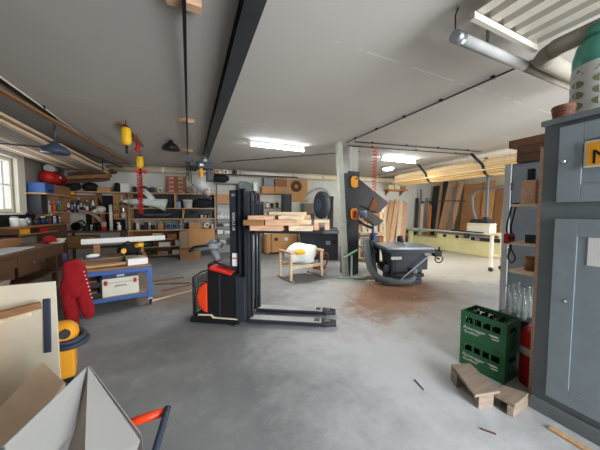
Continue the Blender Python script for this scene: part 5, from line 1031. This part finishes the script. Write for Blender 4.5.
MB().box(0, 0, 1.985, .42, 2.1, 2.02).build('shelf_board', 'wood', t, bevel=.003)
for y in (.75, 1.95): MB().prism([(0, y, 1.984), (.4, y, 1.984), (0, y, 1.55)], (0, .04, 0)).build('bracket', 'wood_brown', t)
MB().box(.0, .05, 1.5, .3, .35, 1.984).build('end_box', 'charcoal', t)
t = thing('tool_case', 'dark blue tool case at the window end of the high shelf', 'case', (-3.36, 8.33, 2.0205)); MB().box(-.16, -.24, 0, .16, .24, .25).build('body', 'blue', t, bevel=.015); MB().box(.16, -.08, .05, .175, .08, .09).build('latch', 'black', t)
tag(MB().cyl((-.1, 0, .08), (.14, 0, .1), .05).box(-.05, -.03, 0, .02, .03, .08).build('yellow_tool', 'amber', loc=(-3.32, 9.75, 2.0205), bevel=.01), 'yellow hand tool on the high shelf beside the blue case', 'tool')
box_thing('storage_box', 'wood_brown', 'brown wooden box carrying the red air compressor', 'box', (-3.38, 9.05, 2.0205), (.36, .9, .25))
t = thing('air_compressor', 'red air compressor with a grey motor on the high window-wall shelf', 'compressor', (-3.36, 9.0, 2.271), 0)
MB().cyl((0, -.38, .2), (0, .3, .2), .16, seg=24).ball((0, -.38, .2), (.16, .09, .16)).ball((0, .3, .2), (.16, .09, .16)).build('tank', 'red', t); MB().box(-.08, -.3, 0, .08, -.22, .05).box(-.08, .16, 0, .08, .24, .05).build('foot', 'black', t)
MB().cyl((0, -.32, .44), (0, .0, .44), .09).build('motor', 'grey_lt', t); MB().box(-.09, .02, .34, .09, .2, .55).build('pump', 'steel_dk', t); MB().cyl((.16, -.1, .22), (.175, -.1, .22), .03).build('gauge', 'white', t)
for k, (y, m) in enumerate([(8.75, 'grey_lt'), (9.0, 'orange'), (9.25, 'green')]):
    t = thing('bottle', '%s bottle on the ledge under the compressor shelf' % {'grey_lt': 'grey', 'orange': 'orange', 'green': 'green'}[m], 'bottle', (-3.4, y, 1.561), 0); MB().lathe([(.04, 0), (.04, .16), (.015, .2), (.015, .25)], 12).build('body', m, t); MB().cyl((0, 0, .25), (0, 0, .28), .018).build('cap', 'white', t)
t = thing('ledge', 'narrow ledge of bottles below the compressor shelf', 'shelf', (-3.59, 8.5, 0)); MB().box(0, 0, 1.53, .3, 1.3, 1.56).build('shelf_board', 'wood', t); MB().box(0, .02, 1.2405, .28, .06, 1.5299).build('support', 'wood_brown', t); MB().box(0, 1.2, 1.2405, .28, 1.24, 1.5299).build('support', 'wood_brown', t)

tag(MB().box(0, 0, .95, .02, 2.3, 1.5).build('dark_panel', 'black_soft', loc=(-3.598, 6.95, 0)), 'dark sheet added to darken the window wall behind the side rack', 'panel')  # added sheet, its black keeps the wall behind the rack dark
for k, (y, l_, m) in enumerate([(9.35, .5, 'steel_dk'), (9.5, .4, 'wood_brown'), (9.65, .55, 'black'), (9.8, .35, 'red')]):
    tag(MB().box(-.006, -.03, -l_, .006, .03, 0).box(-.012, -.05, -.12, .012, .05, 0).build('hand_saw', m, loc=(-3.58, y, 1.45), bevel=.003), '%s hand tool on the window wall past the side rack, %s from rack' % (['dark grey', 'brown', 'black', 'red'][k], ORD[k]), 'tool', 'tools hanging past the side rack')
for k, (y, w_, h_, m, lab) in enumerate([(4.6, .5, .12, 'wood_brown', 'brown offcut stack block on the window-wall workbench, nearest the camera'), (5.1, .35, .2, 'wood_dark', 'dark wooden box on the window-wall workbench beside the grey board'), (6.2, .4, .16, 'charcoal', 'charcoal tool case on the window-wall workbench behind the hard hat')]):
    box_thing('bench_box', m, lab, 'box', (-3.42, y, .9005), (.28, w_, h_), 0, 'boxes on the window-wall workbench')
# ================================================================== timber and sheets on the far right
n = 0
for k, (x0, x1, yt, m) in enumerate([(371, 391, 201, 'wood_pink'), (378, 396, 201, 'wood'), (384, 401, 200, 'wood_pink'), (391, 405, 201, 'wood_pale'), (396, 409, 202, 'wood_pink')]):
    s0, _ = bs(x0+3, 225, .9); s1, z1 = bs(x1-2, yt, .2); s0 = s0+.15
    tag(MB().bar(bw(s0, .95, 0.025), bw(s1, .08, z1), .24, .04, BN).build('leaning_plank', m), 'wide pinkish-brown plank leaning on the back wall, %s from the offcut rack' % ORD[k], 'plank', 'planks leaning on the back wall')
t = unit('offcut_shelf', 'tall brown shelf of offcuts on the back wall beside the leaning planks', 'shelf', 6.85, .42)
for z in (.5, .95, 1.4, 1.85, 2.3): MB().box(0, 0, z-.03, .8, .41, z).build('shelf_board', 'wood_brown', t)
for x in (0, .76): MB().box(x, .01, 0, x+.04, .4, 2.2695).build('side_panel', 'wood_brown', t)
for k, (s_, z, w_, h_, m) in enumerate([(7.1, 2.301, .4, .3, 'wood_orange'), (7.02, 1.851, .2, .25, 'card'), (7.27, 1.851, .17, .3, 'offwhite'), (7.5, 1.851, .17, .2, 'black'), (7.02, 1.401, .2, .3, 'wood_pale'), (7.27, 1.401, .17, .2, 'steel_dk'), (7.5, 1.401, .17, .3, 'white'), (7.06, .951, .3, .25, 'wood_orange'), (7.45, .951, .25, .3, 'wood_pale')]):
    box_thing('wood_offcut', m, '%s block on the offcut shelf, %s board from the floor, %s' % ({'wood_orange': 'orange-brown'}.get(m, nm2.get(m, m)), {2.301: 'topmost', 1.851: 'fourth', 1.401: 'third', .951: 'second'}[z], ['nearest the column', 'in the middle', 'nearest the planks'][0 if s_ < 7.15 else 1 if s_ < 7.4 else 2]), 'block', bw(s_, .2, z), (w_, .28, h_), BA, 'blocks on the offcut shelf')
t = unit('wall_shelf', 'orange-brown wall shelf with pale rolls above the leaning planks', 'shelf', 8.3, .4); MB().box(0, 0, 2.52, 1.05, .39, 2.58).build('shelf_board', 'wood_orange', t)
for x in (.1, .9): MB().prism([(x, .39, 2.5195), (x, .1, 2.5195), (x, .39, 2.3)], (.03, 0, 0)).build('bracket', 'wood_brown', t)
for k in range(3): box_thing('pale_carton', ['lime_cream', 'offwhite', 'wood_grey'][k], ['pale yellow', 'off-white', 'grey wooden'][k]+' box on the orange-brown wall shelf above the planks', 'box', bw(8.5+.32*k, .2, 2.581), (.28, .28, [.2, .24, .2][k]), BA, 'boxes on the orange-brown wall shelf')
# rack of scrap wood behind the saw
p = atZ(373, 263, 0); t = thing('scrap_wood_rack', 'pale wooden rack crammed with scrap wood behind the column and saw', 'rack', (p.x+.1, p.y+.3, 0), R(-36))
for x in (-.45, .42):
    for y in (-.25, .25): MB().box(x-.03, y-.03, 0, x+.03, y+.03, 1.75).build('post', 'wood_pale', t)
for z in (.15, .55, .95, 1.35): MB().box(-.48, -.28, z-.03, .45, .28, z).build('shelf_board', 'wood_pale', t)
sc_i = 0
for z in (.151, .551, .951, 1.351):
    for k in range(5):
        w_ = random.uniform(.1, .16); h_ = random.uniform(.12, .3); v = Matrix.Rotation(R(-36), 3, 'Z') @ Vector((-.34+k*.17, random.uniform(-.06, .02), 0))
        box_thing('scrap_block', random.choice(['wood_pale', 'wood_orange', 'wood', 'wood_pink', 'white', 'wood_brown']), 'scrap wood block, %s from the column on the %s board of the scrap rack' % (ORD[k], {.151: 'lowest', .551: 'second', .951: 'third', 1.351: 'top'}[z]), 'block', (p.x+.1+v.x, p.y+.3+v.y, z), (w_, .38, h_), R(-36), 'scrap blocks in the wooden rack')
# stock on the right-hand wall
t = thing('stock_rack', 'dark steel rail holding upright stock against the far side wall', 'rack', (10.3, 6.7, 0)); MB().box(-.35, 0, 2.0, -.3, 1.6, 2.04).build('rail', 'steel_dk', t)
for y in (.03, 1.55): MB().box(-.3, y, 1.99, .69, y+.04, 2.03).build('arm', 'steel_dk', t); MB().box(-.36, y-.01, 0, -.3, y+.05, 2.6).build('post', 'steel', t)
def lean(x0, x1, ytop, X, m, lab, cat, name='upright_plank', th_=.04, group=None, base=.45, dy=0):
    a_ = atX(x0, ytop, X); b_ = atX(x1, ytop, X); w_ = abs(a_.y-b_.y); yc = (a_.y+b_.y)/2; z = min(3.08, (a_.z+b_.z)/2)
    return tag(MB().bar((-base, dy, .02), (-.06, 0, z), th_, max(.05, w_), (0, 1, 0)).build(name, m, loc=(X, yc, 0)), lab, cat, group)
for k, (x0, x1, yt, m, lab) in enumerate([(417, 419.5, 198, 'steel_dk', 'grey upright bar in the stock rack nearest the leaning planks'), (422, 424.5, 204, 'wood_pale', 'short pale plank upright in the stock rack'), (426, 429, 198, 'steel', 'steel-grey upright bar in the middle of the stock rack'), (430, 432.5, 205, 'wood_orange', 'short orange-brown plank upright in the stock rack')]):
    lean(x0, x1, yt, 10.0, m, lab, 'bar', group='stock in the steel rack', base=.16)
lean(434.5, 441, 186, 10.96, 'charcoal', 'tall dark panel leaning on the side wall, nearer the stock rack', 'panel', 'dark_panel')
lean(441.5, 444.5, 183, 10.96, 'wood', 'narrow brown plank between the tall dark panel and the pale planks', 'plank')
lean(444.8, 449, 181, 10.96, 'steel_dk', 'narrow dark grey board leaning behind the pale planks', 'board', 'dark_panel')
for k, (x0, x1, yt, m) in enumerate([(449.5, 453, 183, 'wood_pink'), (453.3, 457, 180, 'wood'), (457.3, 460.5, 185, 'wood_grey'), (460.8, 464.5, 182, 'wood_pink')]):
    lean(x0, x1, yt, 10.9, m, 'tall plank leaning on the side wall, %s from the tall dark panel' % ORD[k], 'plank', group='tall planks on the side wall', base=.5, dy=.25)
lean(466, 489, 184, 10.98, 'card', 'large brown board leaning on the side wall behind the saw guard', 'board', 'large_board', .03, base=.4)
lean(486, 497, 181, 10.86, 'plywood', 'orange-brown board leaning in front of the large brown board', 'board', 'large_board', .03, base=.4)
lean(498, 506, 188, 10.9, 'wood_brown', 'dark brown board leaning at the locker end of the side wall', 'board', 'large_board', .03, base=.4)

# ================================================================== light
def area(name, loc, rot, sx, sy, e, col=(1, 1, 1)):
    l = bpy.data.lights.new(name, 'AREA'); l.shape = 'RECTANGLE'; l.size = sx; l.size_y = sy; l.energy = e; l.color = col
    o = bpy.data.objects.new(name, l); COL.objects.link(o); o.location = loc; o.rotation_euler = rot; return o
area('daylight_front_window', ((GX0+GX1)/2, -2.95, 1.55), (R(90), 0, 0), GX1-GX0-.2, 2.7, LF, (.93, .97, 1)).data.spread = R(120)
area('daylight_side_window', (10.95, 1.6, 1.75), (0, R(90), 0), 2.2, 5.0, LR, (1, .91, .76))
area('daylight_left_window', (-3.55, 7.0, 2.2), (0, R(-90), 0), 1.2, 1.4, LL, (.95, .98, 1))
for i, (x0, x1, y) in enumerate(((1.27, 2.62, 5.55), (5.0, 6.35, 5.5))): area('fluorescent_light', ((x0+x1)/2, y, 3.05), (0, 0, 0), 1.2, .06, LT, (1, .97, .9))
w = bpy.data.worlds.new('sky'); sc.world = w; w.use_nodes = True; nt = w.node_tree
bg = nt.nodes['Background']; bg.inputs['Color'].default_value = (.86, .93, 1, 1); bg.inputs['Strength'].default_value = 2.2
sc.view_settings.view_transform = 'Standard'; sc.view_settings.look = 'None'; sc.view_settings.gamma = 1; sc.view_settings.use_curve_mapping = False
sc.view_settings.exposure = EXPO
sc.cycles.use_denoising = True; sc.cycles.max_bounces = 8; sc.cycles.diffuse_bounces = 5; sc.cycles.sample_clamp_indirect = 5
